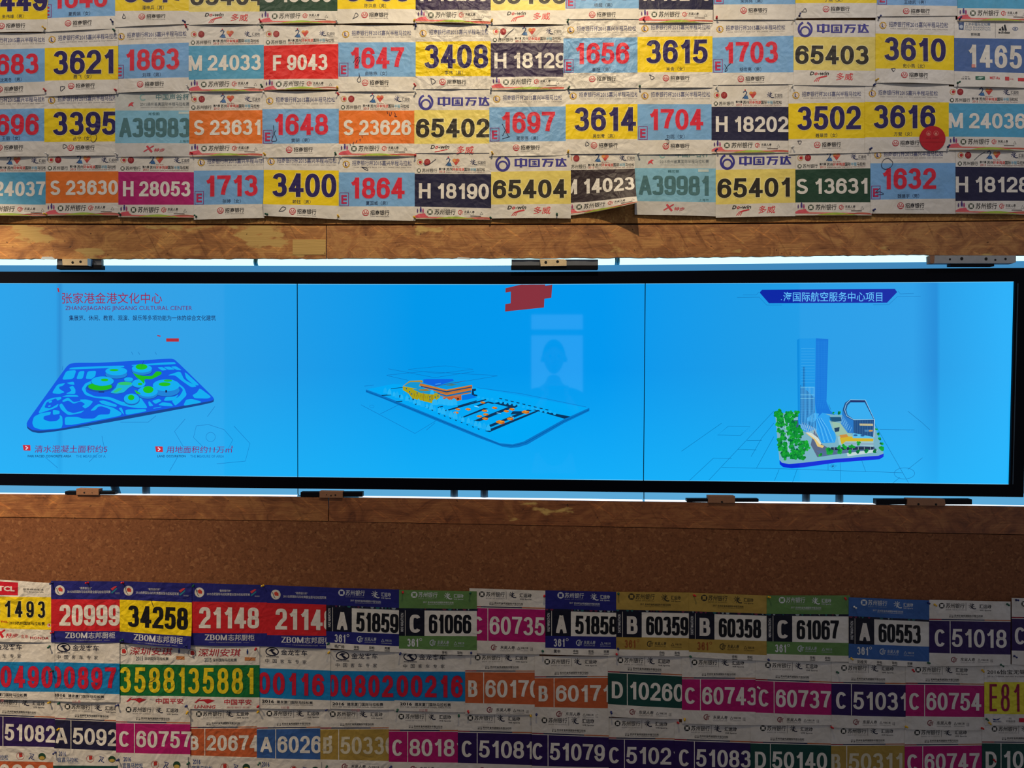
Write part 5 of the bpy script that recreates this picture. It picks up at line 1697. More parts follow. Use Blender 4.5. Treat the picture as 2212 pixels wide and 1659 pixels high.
up('A', 'szh', 'M 24031', 'cerulean', 2068, 2240, (-92, -56, 17.5, 46), (-90, -55, 20, 47), seen='a blank blue band')
# second row
up('B', 'cmb', '1683', 'sky', -58, 97, (72, 108, 183, 212), (71, 104.5, 176, 204), name='沈亮冬（男）', seen='683')
up('B', 'cmb', '3621', 'yellow', 97, 256, (68, 104, 174.5, 209), (62, 99.5, 172, 203), name='聂飞（女）', eR=1.6, pen=[[(132, 187), (132, 200), (144, 188), (133, 187.5)]])
up('B', 'cmb', '1863', 'sky', 246, 410, (58, 97.5, 171, 201), (53, 92, 167, 197), name='刘菲（男）')
up('B', 'szh', 'M 24033', 'cerulean', 408, 570, (54, 99.5, 172.5, 199.5), (54, 97, 170, 198), opt={'span': (0, 156)}, sag=4)
up('B', 'szh', 'F 9043', 'red', 570, 731, (54, 99, 172, 196), (54, 95, 170.5, 194), opt={'span': (20, 138)}, crumple=1.1, sag=5)
up('B', 'cmb', '1647', 'sky', 731, 898, (54, 92, 166, 198.5), (54, 91, 166, 198), name='由栋栋（女）', crumple=.8, pen=[[(763, 136), (771, 124), (778, 123), (777, 132), (771, 144), (768, 138), (775, 126)], [(776, 158), (777, 166), (771, 173), (775, 179), (781, 175), (776, 163)]])
up('B', 'cmb', '3408', 'yellow', 898, 1060, (53, 90, 164.5, 193), (53, 89, 164, 192), name='李伟（男）', crumple=2.0, sag=1, pen=[[(931, 170), (933, 184), (942, 178), (938, 172), (930, 170)]])
up('B', 'szh', 'H 18129', 'plum', 1060, 1225, (55, 93.5, 167, 195.5), (55, 93, 166, 194), crumple=1.9, opt={'span': (8, 163)}, sag=3, pen=[[(1078, 67), (1079, 83), (1083, 85)], [(1110, 62), (1098, 73), (1090, 82)]])
up('B', 'cmb', '1656', 'sky', 1217, 1380, (41, 83, 158.5, 193), (40, 80.5, 157, 190), name='曾超（男）', crumple=2.2, sag=4, opt={'logo': 62})
up('B', 'cmb', '3615', 'yellow', 1377, 1541, (51, 80, 156.5, 191), (50, 78, 155.5, 189.5), name='肖含（女）', crumple=1.1, sag=3, opt={'logo': 61}, pen=[[(1404, 161), (1406, 174), (1415, 168), (1402, 162)]])
up('B', 'cmb', '1703', 'sky', 1539, 1716, (44, 81.5, 158, 184), (43, 77, 156, 182), name='胡世亮（男）', crumple=.7, sag=1, opt={'logo': 61}, pen=[[(1565, 139), (1572, 152), (1564, 155), (1571, 143), (1578, 137)]])
up('B', 'wanda', '65403', 'pale', 1714, 1893, (44, 80.5, 151.5, 184), (44, 80, 153, 186), opt={}, sag=2)
up('B', 'cmb', '3610', 'yellow', 1891, 2064, (33, 72.5, 148, 179), (34, 77, 152, 183), name='史小燕（女）', sag=6, opt={'logo': 61}, pen=[[(1925, 149), (1929, 157), (1934, 148), (1924, 149)]])
up('B', 'shanghai', '1465', 'steel', 2061, 2236, (43, 82, 154, 187.5), (43, 85, 159, 191))
# third row
up('C', 'cmb', '1696', 'sky', -58, 97, (206, 237.5, 307, 341), (203, 234, 305, 338), name='王丽（女）', seen='696', crumple=.9)
up('C', 'cmb', '3395', 'yellow', 96, 249, (207, 235, 307, 338.5), (202, 234, 305.5, 336), name='丛宁（女）', crumple=.9, pen=[[(197, 293), (199, 289), (206, 288), (210, 297), (206, 306), (200, 308), (197, 303)], [(138, 312), (137, 323), (148, 317), (139, 312)]])
up('C', 'xtep', 'A39983', 'teal', 249, 411, (199, 239, 309.5, 339), (197, 239, 309.5, 338), name='肖俊韵', sag=2, opt={})
up('C', 'szh', 'S 23631', 'orange', 409, 568, (197, 239.5, 311, 339.5), (197, 238, 310, 338), sag=7, crumple=.8)
up('C', 'cmb', '1648', 'sky', 567, 732, (197, 236, 311, 341), (197, 235, 309.5, 339), name='黄明（男）', crumple=.8, sag=2, pen=[[(591, 271), (592, 290), (588, 300), (586, 306), (600, 305), (592, 288), (596, 282)]])
up('C', 'szh', 'S 23626', 'orange', 732, 897, (197, 239, 311, 339.5), (197, 239, 310, 338), crumple=.9, sag=4,
   pen=[[(836, 240), (838, 246)], [(841, 243), (842, 251), (845, 249), (846, 242)], [(852, 243), (855, 248), (852, 252), (858, 252)], [(756, 312), (758, 316), (756, 310)], [(762, 311), (765, 307), (763, 314)], [(769, 309), (772, 303)], [(776, 303), (780, 301), (778, 306)], [(782, 294), (783, 298)]])
up('C', 'wanda', '65402', 'pale', 895, 1062, (191, 238, 311, 331), (191, 237.5, 310, 330), opt={'cut': 1}, crumple=.9, sag=1)
up('C', 'cmb', '1697', 'sky', 1057, 1223, (193, 232, 306.5, 338), (193, 230, 305, 336), name='蔺思德（男）', crumple=1.1, sag=1.5, pen=[[(1085, 268), (1091, 280), (1099, 296)], [(1091, 282), (1087, 292), (1085, 293)], [(1085, 300), (1102, 295)]])
up('C', 'cmb', '3614', 'yellow', 1222, 1379, (191, 225.5, 301, 333), (189, 224.5, 300.5, 332), name='吴剑青（男）', crumple=.8, sag=1, opt={'logo': 61}, pen=[[(1266, 306), (1264, 317), (1274, 312), (1267, 306)]])
up('C', 'cmb', '1704', 'sky', 1377, 1540, (189, 225, 303, 334), (187, 225, 301.5, 333), name='刘蕊（女）', opt={'logo': 61}, sag=1, pen=[[(1436, 302), (1444, 302), (1445, 308), (1440, 316), (1441, 303)]])
up('C', 'szh', 'H 18202', 'navy', 1537, 1705, (182, 231, 303.5, 332), (181, 231, 304, 330), opt={'span': (9, 166)})
up('C', 'cmb', '3502', 'yellow', 1703, 1872, (183, 224, 301, 334), (184, 221, 298, 330), name='聂翠萍（女）', eL=1.2, opt={'logo': 62}, sag=1, pen=[[(1723, 305), (1727, 314), (1732, 304.5), (1722, 305)]])
up('C', 'cmb', '3616', 'yellow', 1868, 2049, (178, 220, 297, 330), (182, 221.5, 295.5, 326), name='方斐（女）', opt={'logo': 66}, sag=1, eR=1.4)
up('C', 'szh', 'M 24036', 'cerulean', 2047, 2222, (187, 223.5, 295.5, 325), (188, 224.5, 297, 326), opt={'span': (2, 168)})
# fourth row
up('D', 'szh', 'M 24037', 'cerulean', -52, 100, (338, 373, 443.5, 470), (337, 372, 442, 467), seen='24037', opt={'span': (5, 150)}, sag=4, curl=[(.15, 1.0, 120, 26)])
up('D', 'szh', 'S 23630', 'orange', 99, 257, (335, 370.5, 439.5, 466.5), (335, 370, 438, 466), sag=5)
up('D', 'szh', 'H 28053', 'magenta', 256, 421, (335, 371, 442.5, 469.5), (335, 372, 442.5, 471), sag=3)
up('D', 'cmb', '1713', 'sky', 419, 571, (334, 369, 443, 475), (333, 367, 440.5, 471), name='张婷（女）', sag=4)
up('D', 'cmb', '3400', 'yellow', 570, 733, (334, 367, 442, 467), (334, 368.5, 444.5, 474), name='赖钰（男）', eL=1.6, opt={'logo': 63}, curl=[(0, .8, 40, 7)], sag=6, pen=[[(604, 456), (611, 446), (620, 449), (613, 456), (603, 456)]])
up('D', 'cmb', '1864', 'sky', 732, 897, (333, 372.5, 446, 475), (333, 373, 446, 477), name='夏国威（男）', sag=2, pen=[[(781, 361), (793, 363), (796, 369), (788, 366), (782, 361)]])
up('D', 'szh', 'H 18190', 'navy', 896, 1062, (327, 375.5, 446.5, 473.5), (327, 376, 450, 475.5), opt={'span': (9, 160)}, crumple=.8, pen=[[(915, 352), (918, 358), (926, 356), (942, 344)]])
up('D', 'wanda', '65404', 'pale', 1061, 1233, (330, 371, 442, 472), (330, 369, 440.5, 472), eR=1.8, sag=4)
up('D', 'szh', 'M 14023', 'umber', 1218, 1371, (328, 367.5, 439, 468), (327, 365, 430.5, 447), opt={'span': (0, 151)}, crumple=1.2, sag=1, curl=[(1.0, 1.0, 118, 58)], eL=.2)
up('D', 'xtep', 'A39981', 'teal', 1371, 1548, (329, 363, 434.5, 463.5), (326, 364, 437, 467.5), name='韩可荣', sag=3, eL=.3)
up('D', 'wanda', '65401', 'pale', 1546, 1720, (328, 367, 442, 470.5), (326, 364.5, 438, 467), sag=4)
up('D', 'szh', 'S 13631', 'dgreen', 1718, 1883, (330, 366.5, 437.5, 466.5), (326, 363.5, 437, 465.5), opt={'span': (2, 158)}, sag=3)
up('D', 'cmb', '1632', 'sky', 1880, 2065, (323, 353, 431.5, 461.5), (322, 352, 429, 462), name='魏建宇（男）', opt={'logo': 65}, sag=1, pen=[[(1903, 356), (1908, 345), (1918, 341), (1929, 350), (1926, 360), (1914, 367), (1905, 363), (1903, 356)], [(1900, 407), (1890, 416), (1900, 414), (1911, 420), (1893, 421)]])
up('D', 'szh', 'H 18128', 'navy', 2064, 2232, (324, 360.5, 434.5, 462), (323, 362, 434, 464), opt={'span': (0, 160)}, pen=[[(2128, 329), (2115, 336), (2104, 346)]])
# ---- below the display, first row
lo('E', 'tcl', '81493', 'yellow', -45, 118, (1249, 1288, 1355, 1384), (1260, 1290, 1361, 1388), seen='1493', crumple=1.3, sag=3, eL=1)
lo('E', 'zbom', '20999', 'crimson', 111, 261, (1254.5, 1294, 1362.5, 1387), (1256, 1295, 1363, 1388), crumple=1.1, sag=2, eL=1.6)
lo('E', 'zbom', '34258', 'yellow', 259, 415, (1255, 1295, 1364, 1387), (1260, 1301, 1373, 1400), crumple=1.2, eR=2.2, sag=5, curl=[(1, 1, 60, 10)], pen=[[(326, 1294), (332, 1310)]])
lo('E', 'zbom', '21148', 'crimson', 412, 578, (1259, 1299.5, 1367, 1394), (1264, 1301.5, 1368, 1396), crumple=.6, label='red race bib 21148 right of the bright yellow bib 34258', sag=2)
lo('E', 'zbom', '21148', 'crimson', 577, 733, (1263.5, 1302, 1371.5, 1396.5), (1270, 1307, 1374, 1402), label='red race bib 21148 left of the royal blue bib A 51859', sag=2, opt={})
lo('E', 's361', 'A 51859', 'royal', 705, 864, (1269, 1308, 1362.5, 1400), (1273.5, 1315, 1370, 1409), name='杨广帅', eL=1.4, sag=3, opt={'strip': 25})
lo('E', 's361', 'C 61066', 'green', 862, 1030, (1274, 1315, 1373, 1411), (1277, 1316.5, 1374, 1415), eR=1.6, sag=2, opt={'strip': 28})
lo('E', 'b60', 'C 60735', 'magenta', 1014, 1181, (1270.5, 1313, 1383, 1411), (1276, 1317, 1387.5, 1413.5), eL=.1, sag=2)
lo('E', 's361', 'A 51858', 'royal', 1178, 1333, (1275, 1316, 1373, 1413.5), (1278.5, 1321, 1375.5, 1417), name='黄申', sag=2, opt={'strip': 26})
lo('E', 's361', 'B 60359', 'gold', 1331, 1497, (1278, 1318, 1375.5, 1416), (1280, 1322, 1378.5, 1418), sag=2, opt={'strip': 27})
lo('E', 's361', 'B 60358', 'gold', 1488, 1661, (1280, 1321.5, 1379.5, 1419), (1286.5, 1327.5, 1385, 1428), sag=2, opt={'strip': 28})
lo('E', 's361', 'C 61067', 'green', 1656, 1836, (1286, 1327, 1385, 1425), (1286, 1328.5, 1389, 1430), sag=2, opt={'strip': 27})
lo('E', 's361', 'A 60553', 'blue', 1833, 2009, (1290, 1332, 1390, 1432.5), (1297, 1340.5, 1397, 1441.5), name='刘桂芳', sag=3, opt={'strip': 31})
lo('E', 'b60', 'C 51018', 'purple', 2007, 2183, (1295.5, 1340.5, 1410, 1438.5), (1299.5, 1343.5, 1414, 1437), sag=3, opt={'bar': 44})
lo('E', 'b60', 'C 51017', 'purple', 2185, 2352, (1291.5, 1336.5, 1405, 1435), (1296, 1340, 1410, 1440), seen='C', sag=2)
# second row
lo('F', 'king', '00490', 'cyan', -62, 119, (1384, 1429, 1491, 1509), (1386, 1430.5, 1494, 1512), eR=1.8, seen='0490', opt={'ox': 34}, crumple=.8, sag=2)
lo('F', 'king', '00897', 'cyan', 104, 259, (1386, 1430, 1493, 1514), (1388, 1433, 1499.5, 1517), eR=1.8, crumple=1.1, opt={'ox': 5}, sag=2)
lo('F', 'lining', '35881', 'lgreen', 251, 401, (1390, 1434.5, 1502, 1527), (1393, 1436, 1504, 1529), depth=4.2, label='green race bib 35881 beside the cyan bib 00897, marked by pen', crumple=1.3, sag=1, pen=[[(320, 1474), (332, 1470), (338, 1458), (336, 1452)]])
lo('F', 'lining', '35881', 'lgreen', 399, 561, (1394, 1436.5, 1504, 1531), (1394, 1436, 1506, 1532), eR=1.8, label='green race bib 35881 beside the cyan bib 00116', crumple=.9, sag=2, opt={})
lo('F', 'king', '00116', 'cyan', 554, 714, (1394, 1443, 1506.5, 1530), (1401, 1448, 1512.5, 1532), opt={'ox': 4}, eL=.2, eR=1.6, sag=2)
lo('F', 'king', '00802', 'cyan', 706, 868, (1404, 1449, 1512.5, 1531), (1406, 1451, 1514, 1533), opt={'ox': 1}, eL=.2, sag=2)
lo('F', 'king', '00216', 'cyan', 852, 1014, (1406, 1450.5, 1512.5, 1535), (1409, 1451, 1515.5, 1539), opt={'ox': 5}, sag=1)
lo('F', 'b60', 'B 60170', 'rust', 1005, 1165, (1408, 1452, 1518, 1541.5), (1410, 1452.5, 1522, 1544), sag=1)
lo('F', 'b60', 'B 60171', 'rust', 1155, 1322, (1417, 1465, 1527, 1545.5), (1418, 1464, 1530, 1549), sag=1, opt={'bar': 41})
lo('F', 'b60', 'D 10260', 'dteal', 1313, 1482, (1413, 1453.5, 1520.5, 1547.5), (1416, 1461.5, 1530.5, 1553.5), sag=4, opt={'bar': 41})
lo('F', 'b60', 'C 60743', 'magenta', 1473, 1642, (1418, 1467, 1533, 1562.5), (1421, 1468, 1538, 1566.5), sag=3)
lo('F', 'b60', 'C 60737', 'magenta', 1632, 1803, (1424, 1470.5, 1539, 1565.5), (1428, 1477, 1545, 1566), sag=2)
lo('F', 'b60', 'C 51031', 'purple', 1796, 1966, (1430, 1476.5, 1544, 1571.5), (1433, 1480, 1549, 1573.5), sag=2, opt={'bar': 42}, seen='C 5103')
lo('F', 'b60', 'C 60754', 'magenta', 1956, 2128, (1434, 1478.5, 1546.5, 1575.5), (1436, 1481, 1549, 1578), sag=2, opt={'bar': 40})
lo('F', 'wuxi', 'E8100', 'lemon', 2126, 2300, (1434, 1473, 1541.5, 1566), (1436, 1474, 1543, 1568), seen='E810', crumple=1.1, sag=2)
# third row
lo('G', 'b60', 'C 51082', 'purple', -38, 127, (1502, 1546, 1609, 1636), (1510, 1552.5, 1618, 1645), seen='51082', crumple=.9, sag=1, opt={'bar': 44, 'adv': 22.2}, eL=.2)
lo('G', 'b60', 'A 50921', 'navy', 119, 276, (1513, 1554.5, 1618, 1645), (1519, 1561, 1626, 1652), seen='A 5092', crumple=.9, sag=1, opt={'bar': 34})
lo('G', 'b60', 'C 60757', 'magenta', 251, 411, (1520, 1562, 1625.5, 1652), (1523, 1564.5, 1629.5, 1656), depth=6.6, sag=1, crumple=.7)
lo('G', 'b60', 'B 20674', 'rust', 403, 566, (1530, 1574, 1631, 1658), (1530, 1573, 1636, 1662), crumple=1.1, sag=1, opt={'adv': 23.2})
lo('G', 'b60', 'A 60265', 'blue', 555, 712, (1529, 1575.5, 1637, 1664), (1530, 1573, 1641, 1668), seen='A 6026', crumple=.8, sag=1, opt={'bar': 40})
lo('G', 'b60', 'B 50330', 'gold', 692, 852, (1530, 1575.5, 1640, 1668), (1532, 1575, 1644, 1671), seen='B 5033', crumple=.8, sag=1)
lo('G', 'b60', 'C 80181', 'magenta', 840, 1002, (1535, 1580, 1645.5, 1672), (1538, 1581, 1647.5, 1674), seen='C 8018', sag=1, opt={'bar': 40})
lo('G', 'b60', 'C 51081', 'purple', 989, 1162, (1538, 1582, 1647.5, 1674), (1541, 1586, 1653, 1680), sag=1, opt={'bar': 41})
lo('G', 'b60', 'C 51079', 'purple', 1149, 1315, (1543, 1586.5, 1654, 1680), (1545, 1593, 1658, 1684), depth=6.6, sag=1, opt={'bar': 34})
lo('G', 'b60', 'C 51021', 'purple', 1307, 1467, (1550, 1596.5, 1661, 1688), (1552, 1599.5, 1665, 1692), seen='C 5102', sag=1, opt={'bar': 41})
lo('G', 'b60', 'C 51083', 'purple', 1457, 1633, (1560, 1600, 1668, 1695), (1563, 1606, 1672, 1698), sag=1, opt={'bar': 42})
lo('G', 'b60', 'D 50140', 'dteal', 1621, 1802, (1560, 1605.5, 1672, 1700), (1564, 1610.5, 1676, 1703), sag=1, opt={'bar': 42})
lo('G', 'b60', 'B 50311', 'gold', 1795, 1968, (1567, 1611, 1677, 1704), (1568, 1610, 1678, 1705), sag=1, opt={'bar': 33})
lo('G', 'b60', 'C 60747', 'magenta', 1954, 2124, (1570, 1612, 1678, 1705), (1571, 1610, 1678, 1705), sag=1, opt={'bar': 38})
lo('G', 'b60', 'D 10261', 'dteal', 2121, 2295, (1562, 1605.5, 1672, 1700), (1564, 1607, 1674, 1702), seen='D 10', sag=1, opt={'bar': 40})
# fourth row, cut by the lower picture edge
lo('H', 'yichang', '10900', 'rust', -36, 117, (1610, 1643, 1712, 1740), (1614, 1646.5, 1715, 1742), label='white headed race bib with orange band, bottom left corner', sag=1, crumple=1.0)
lo('H', 'yichang', '', 'dteal', 115, 256, (1616, 1653.5, 1722, 1750), (1622, 1654.5, 1724, 1752), label='white topped race bib cut off below bib A 5092', sag=1, crumple=1.0)
lo('H', 'yichang', '', 'dteal', 255, 406, (1628, 1668, 1735, 1760), (1632, 1672, 1738, 1764), depth=9.6, label='white topped race bib cut off below bib C 60757', sag=1, crumple=.8)
lo('H', 'yichang', '', 'dteal', 405, 556, (1634, 1674, 1740, 1766), (1637, 1677, 1742, 1768), label='white topped race bib cut off below bib B 20674', sag=1, crumple=.8)
lo('H', 'yichang', '', 'dteal', 554, 694, (1639, 1680, 1745, 1770), (1644, 1683, 1748, 1772), label='white topped race bib cut off below bib A 6026', sag=1, crumple=.8)

INKWORD = dict(cmb=None, szh='white', wanda='black', xtep='grey green', zbom=None, s361='black', b60='white', king='red', lining='yellow', tcl='black', shanghai='white', wuxi='crimson')


def rowname(b):
    y = b.L[1]
    if b.group == GT:
        return 'second row' if y < 150 else 'third row' if y < 280 else 'bottom row'
    return 'first row' if y < 1345 else 'second row' if y < 1485 and b.L[0] < 1450 else 'third row'

for n_, b_ in enumerate(BIBS):
    if not b_.label:
        w = INKWORD.get(b_.kind)
        if b_.kind == 'cmb':
            w = 'navy' if b_.col == 'yellow' else 'red'
        if b_.kind == 'zbom':
            w = 'white' if b_.col == 'crimson' else 'black'
        cut = b_.L[1] < 0
        if cut and b_.group == GT:
            nb = [q for q in BIBS if q.group == GT and q.L[1] > 50 and q.L[1] < 115 and q.xl < (b_.xl + b_.xr) / 2 < q.xr][0]
            b_.label = '%s race bib cut off by the top edge, above bib %s' % (CNAME[b_.col], nb.seen)
        else:
            b_.label = '%s race bib with number %s in %s, %s %s the display' % (CNAME[b_.col], b_.seen, w, rowname(b_), 'above' if b_.group == GT else 'below')
    build_bib(b_)

# round red sticker on bib 3616
st = Ink()
st.disc(2014.5, 299, 28, 27, (196, 26, 40), 0, 40)
dots = Ink()
for x in (2006, 2022):
    dots.ring(x, 288, 5, 1.1, (226, 120, 110), 1)
    dots.poly([(x - 3, 291), (x - 1, 285), (x, 289), (x + 1, 285), (x + 3, 291)], (230, 150, 130), 1)
dots.text('2015', 2000, 2011, 297, 300, (140, 10, 24), 0, lay=1)
dots.text('JIAXING', 2014, 2028, 297, 300, (140, 10, 24), 0, lay=1)
dots.rect(1988, 306, 2041, 307.2, (160, 14, 28), 1)
sd = 0.0120
org = at(2014.5, 299, sd)
o = link('round_sticker', st.mesh('round_sticker', lambda x, y, l: at(x, y, sd) - org, M['paper']))
o.location = org
o['crumple'] = 0.3
tag(o, 'round red sticker stuck on the lower right of yellow bib 3616', 'sticker')
k = link('sticker_print', dots.mesh('sticker_print', lambda x, y, l: at(x, y, sd + .0002) - org, M['paper']), parent=o)
k['crumple'] = 0.3

# ------------------------------------------------------------------ pushpins
PROF = [(0.0, 0.0), (3.4, 0.0), (3.5, .7), (2.4, 1.5), (1.75, 3.0), (1.7, 7.0), (2.2, 8.4), (3.0, 9.2), (3.05, 10.2), (2.3, 10.9), (0, 11.1)]


def pin_mesh(c):
    me = bpy.data.meshes.new('pushpin')
    n = 18
    vs, fs = [], []
    for r, h in PROF:
        vs += [(r * .00105 * cos(2 * pi * i / n), r * .00105 * sin(2 * pi * i / n), h * .00105) for i in range(n)]
    for j in range(len(PROF) - 1):
        fs += [(j * n + i, j * n + (i + 1) % n, (j + 1) * n + (i + 1) % n, (j + 1) * n + i) for i in range(n)]
    me.from_pydata(vs, [], fs)
    for p in me.polygons:
        p.use_smooth = True
    me.materials.append(PIN[c])
    return me


def needle_mesh():
    b = MB()
    b.cyl((0, 0, -.0055), (0, 0, .0006), .00045, 8)
    me = bpy.data.meshes.new('needle')
    me.from_pydata(b.v, [], b.f)
    me.materials.append(M['steel'])
    return me


PM = {c: pin_mesh(c) for c in PIN}
NM = needle_mesh()
PINS = '''97,62,yellow 243,47,blue 247,66,green 399,47,blue 402,58,red 563,47,red 566,59,green 728,48,white 895,45,yellow 898,56,blue 1053,57,blue 1062,46,yellow
1226,47,green 1390,42,red 1548,39,red 1727,34,blue 1716,43,white 1899,38,blue 2073,41,blue
98,196,red 250,195,red 406,188,white 411,199,white 566,187,green 570,200,white 729,190,yellow 731,204,red 897,185,red 898,201,white 1061,193,white 1228,191,green 1382,187,green 1547,191,white
1711,188,white 1893,173,yellow 1888,184,blue 2069,179,green 103,334,white 253,334,white 415,331,red 572,334,yellow 725,333,green 736,339,white 897,336,red 1064,332,yellow 1227,329,yellow
1378,332,white 1546,325,blue 1711,318,white 1880,322,blue 2048,317,blue 100,463,yellow 260,464,green 424,468,green 577,463,green 731,468,yellow 896,470,yellow 1060,471,green 1203,464,green 1887,454,blue
113,1259,blue 190,1259,red 266,1259,red 418,1265,green 569,1265,yellow 870,1279,red 1016,1281,green 1176,1287,red 1336,1282,green 1499,1286,red 1660,1290,yellow 1826,1292,red 1845,1311,white
2005,1302,blue 2019,1306,yellow 2176,1305,green 2195,1296,blue 115,1366,red 265,1382,green 402,1395,blue 553,1401,red 710,1390,green 711,1409,yellow 865,1411,blue 1018,1410,blue
1172,1406,green 1335,1401,blue 1332,1413,red 1491,1418,green 1660,1425,blue 1839,1422,yellow 2005,1432,green 2162,1436,green 2191,1417,blue 1808,1452,green 1972,1447,red 2122,1448,yellow
114,1449,green 107,1396,green 128,1519,green 108,1517,yellow 255,1523,blue 403,1525,blue 405,1538,yellow 558,1526,red 558,1537,yellow 707,1532,blue 859,1533,green 1011,1536,red 991,1545,green
1146,1545,yellow 1159,1543,blue 1320,1538,blue 1479,1553,yellow 1464,1561,red 1637,1485,white 1796,1571,red 1957,1570,yellow 2121,1573,red 2131,1553,green 2137,1561,yellow 2147,1641,red
127,1575,yellow 120,1625,blue 256,1641,blue 408,1648,green 561,1648,green 706,1655,green 845,1656,blue'''
USED = set()


def where_is(px, py, c):
    r = []
    for b_ in BIBS:
        if b_.ob is None:
            continue
        for i, v in ((0, 'upper'), (3, 'lower')):
            for x, y, h in ((b_.xl, b_.L[i], 'left'), (b_.xr, b_.R[i], 'right')):
                if -40 < y < 1680 and -20 < x < 2240:
                    r.append((math.hypot(px - x, py - y), '%s %s corner' % (v, h), b_))
            x, y = (b_.xl + b_.xr) / 2, (b_.L[i] + b_.R[i]) / 2
            r.append((math.hypot(px - x, py - y), '%s edge' % v, b_))
        x, y = b_.xl + 22, b_.L[2] - 15
        r.append((math.hypot(px - x, py - y), 'first character', b_))
    for d, s_, b_ in sorted(r, key=lambda t: t[0])[:14]:
        nm = b_.seen
        if b_.kind == 'yichang' or b_.L[1] < 0 or nm in ('21148', '35881'):
            continue
        l = '%s pushpin at the %s of bib %s' % (c, s_, nm)
        if l not in USED:
            USED.add(l)
            return l
    return '%s pushpin' % c


for t in PINS.split():
    x, y, c = t.split(',')
    x, y = float(x), float(y)
    r = link('pushpin', PM[c])
    d = at_bib(x, y)
    cw = {'white': 'clear white', 'blue': 'dark blue'}.get(c, c)
    tag(r, where_is(x, y, cw), 'pushpin', 'pushpins holding the race bibs')
    r.location = at(x, y, d + 0.0004)
    r.rotation_euler = (radians(90 + RND.uniform(-16, 8)), radians(RND.uniform(-4, 4)), radians(RND.uniform(-14, 14)))
    nd = link('needle', NM, parent=r)

# ------------------------------------------------------------------ behind the camera: what the glossy screen mirrors
b = MB()
b.add([(-3.2, -5.9, fz), (3.2, -5.9, fz), (3.2, -5.9, 3.4), (-3.2, -5.9, 3.4), (-3.2, -5.8, fz), (3.2, -5.8, fz), (3.2, -5.8, 3.4), (-3.2, -5.8, 3.4)],
      [(0, 1, 2, 3), (4, 5, 6, 7), (0, 1, 5, 4), (1, 2, 6, 5), (2, 3, 7, 6), (3, 0, 4, 7)])
structure(b.build('wall_rear', plain('dark_plaster', (70, 68, 70), 0.8)), 'wall_rear', 'dark wall behind the camera')


def slab(b, x0, x1, y0, y1, z0, z1):
    b.add([(x0, y0, z0), (x1, y0, z0), (x1, y1, z0), (x0, y1, z0), (x0, y0, z1), (x1, y0, z1), (x1, y1, z1), (x0, y1, z1)],
          [(0, 1, 2, 3), (4, 5, 6, 7), (0, 1, 5, 4), (1, 2, 6, 5), (2, 3, 7, 6), (3, 0, 4, 7)])


b = MB()
for x0, x1, z0, z1 in ((.18, .82, 2.37, 2.41), (.18, .82, 1.40, 1.44), (.18, .215, 1.40, 2.41), (.785, .82, 1.40, 2.41), (.215, .785, 2.14, 2.205)):
    slab(b, x0, x1, -5.8, -5.76, z0, z1)
w = structure(b.build('window_1', plain('window_frame', (60, 62, 66), 0.5)), 'window_1', 'small lit window behind the camera')
b = MB()
slab(b, .215, .785, -5.8, -5.785, 2.205, 2.37)
slab(b, .215, .785, -5.8, -5.785, 1.44, 2.14)
adopt(w, b.build('window_glow', emitter('daylight_pane', (160, 220, 240), 1.35)))


def skin(name, pts, edges, m, parent, root=0, sub=2):
    me = bpy.data.meshes.new(name)
    me.from_pydata([p[:3] for p in pts], edges, [])
    o = link(name, me, m, parent)
    md = o.modifiers.new('skin', 'SKIN')
    md.use_smooth_shade = True
    for i, v in enumerate(me.skin_vertices[0].data):
        r = pts[i][3]
        v.radius = r if isinstance(r, tuple) else (r, r)
        v.use_root = i == root
    o.modifiers.new('sub', 'SUBSURF').levels = sub
    o.modifiers['sub'].render_levels = sub
    return o


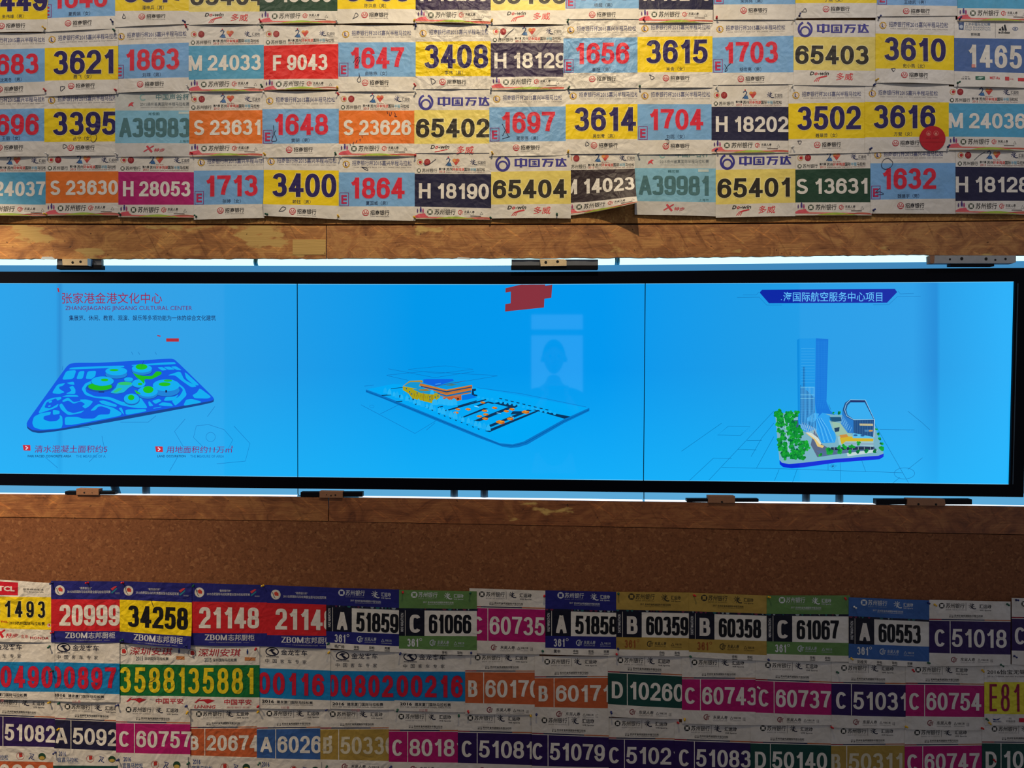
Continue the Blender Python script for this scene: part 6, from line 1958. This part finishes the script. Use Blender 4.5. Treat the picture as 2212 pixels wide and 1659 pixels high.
def person(x, y):
    root = bpy.data.objects.new('person', None)
    root.location = (x, y, fz)
    COL.objects.link(root)
    tag(root, 'person in a dark jacket holding up a phone, mirrored in the centre screen', 'person')
    SKIN, CLOTH, TROU = plain('skin', (196, 150, 122), .5), plain('jacket_cloth', (30, 32, 38), .8), plain('trouser_cloth', (26, 28, 36), .8)
    body = [(0, 0, 1.0, (.13, .10)), (0, 0, 1.16, (.12, .09)), (0, .01, 1.36, (.145, .105)), (0, 0, 1.53, (.10, .075)), (0, .01, 1.61, .052), (0, .02, 1.67, .055)]
    E_ = [(0, 1), (1, 2), (2, 3), (3, 4), (4, 5)]
    for sgn in (-1, 1):
        n = len(body)
        body += [(sgn * .10, 0, .93, .085), (sgn * .11, .01, .52, .058), (sgn * .11, -.01, .11, .04), (sgn * .12, .13, .03, .035)]
        E_ += [(0, n), (n, n + 1), (n + 1, n + 2), (n + 2, n + 3)]
        n = len(body)
        body += [(sgn * .19, 0, 1.50, .058), (sgn * .25, .08, 1.24, .044), (sgn * .10, .30, 1.46, .03), (sgn * .075, .325, 1.52, (.03, .018))]
        E_ += [(3, n), (n, n + 1), (n + 1, n + 2), (n + 2, n + 3)]
    skin('body', body, E_, SKIN, root)
    for sgn in (-1, 1):
        for k, (dx, dz, l) in enumerate(((0, .035, .068), (.0, .015, .075), (.0, -.005, .070), (0, -.022, .056))):
            a = (sgn * .080, .335, 1.545 + dz)
            skin('finger', [(*a, .0085), (a[0] - sgn * .012, a[1] + .02, a[2] + .004, .008), (a[0] - sgn * .03, a[1] + .022, a[2] + .004, .007)], [(0, 1), (1, 2)], SKIN, root, sub=1)
        skin('thumb', [(sgn * .078, .315, 1.53, .0105), (sgn * .065, .305, 1.56, .0095), (sgn * .045, .308, 1.585, .0085)], [(0, 1), (1, 2)], SKIN, root, sub=1)
    # head with face
    import bmesh
    bm = bmesh.new()
    bmesh.ops.create_uvsphere(bm, u_segments=28, v_segments=20, radius=1)
    for v in bm.verts:
        c = v.co
        w_ = .076 * (1 - .16 * max(0, -c.z)) * (1 - .1 * max(0, c.y))
        nose = .022 * math.exp(-((c.x / .16) ** 2 + ((c.z + .12) / .2) ** 2)) if c.y > 0 else 0
        eye = -.009 * sum(math.exp(-(((c.x - e) / .16) ** 2 + ((c.z - .05) / .12) ** 2)) for e in (-.38, .38)) if c.y > 0 else 0
        chin = .012 * math.exp(-((c.x / .4) ** 2 + ((c.z + .85) / .3) ** 2)) if c.y > 0 else 0
        v.co = Vector((c.x * w_, c.y * .094 + nose + eye + chin, c.z * .118))
    me = bpy.data.meshes.new('head')
    bm.to_mesh(me)
    bm.free()
    for p_ in me.polygons:
        p_.use_smooth = True
    h = link('head', me, SKIN, root)
    h.location = (0, .035, 1.79)
    b = MB()
    b.cyl((-.026, .088, -.062), (.026, .088, -.062), .005, 8)
    b.build('mouth', plain('lips', (160, 80, 76), .5), h)
    for e in (-1, 1):
        b = MB()
        b.cyl((e * .03, .080, .006), (e * .03, .088, .006), .010, 12, .004)
        b.build('eye', plain('eye', (24, 18, 16), .2), h)
        b = MB()
        b.cyl((e * .070, .0, -.012), (e * .084, -.006, -.008), .022, 12, .026)
        b.build('ear', SKIN, h)
    bm = bmesh.new()
    bmesh.ops.create_uvsphere(bm, u_segments=28, v_segments=20, radius=1)
    bmesh.ops.delete(bm, geom=[v for v in bm.verts if v.co.z < -.15 + .75 * max(0, v.co.y)], context='VERTS')
    for v in bm.verts:
        v.co = Vector((v.co.x * .084, v.co.y * .104 - .004, v.co.z * .130))
    me = bpy.data.meshes.new('hair')
    bm.to_mesh(me)
    bm.free()
    hr = link('hair', me, plain('dark_hair', (18, 15, 14), .6), h)
    jk = [(0, 0, .96, (.155, .12)), (0, 0, 1.16, (.14, .11)), (0, .01, 1.37, (.165, .125)), (0, 0, 1.52, (.115, .09))]
    je = [(0, 1), (1, 2), (2, 3)]
    for sgn in (-1, 1):
        n = len(jk)
        jk += [(sgn * .195, 0, 1.49, .074), (sgn * .255, .08, 1.235, .06), (sgn * .12, .27, 1.43, .044)]
        je += [(3, n), (n, n + 1), (n + 1, n + 2)]
    skin('jacket', jk, je, CLOTH, root)
    tk = [(0, 0, 1.0, (.145, .115))]
    te = []
    for sgn in (-1, 1):
        n = len(tk)
        tk += [(sgn * .10, 0, .90, .10), (sgn * .11, .01, .50, .075), (sgn * .11, -.01, .08, .06)]
        te += [(0, n), (n, n + 1), (n + 1, n + 2)]
        skin('shoe', [(sgn * .115, -.04, .045, .042), (sgn * .118, .06, .042, .044), (sgn * .122, .16, .038, .036)], [(0, 1), (1, 2)], M['rail'], root)
    skin('trousers', tk, te, TROU, root)
    ph = bpy.data.objects.new('phone', None)
    b = MB()
    slab(b, x - .076, x + .076, y + .336, y + .344, fz + 1.512, fz + 1.588)
    o = b.build('phone', M['rail'], bevel=.003)
    tag(o, 'black phone held up sideways in both hands of the person', 'phone')
    bpy.data.objects.remove(ph)


person(0.30, -2.90)
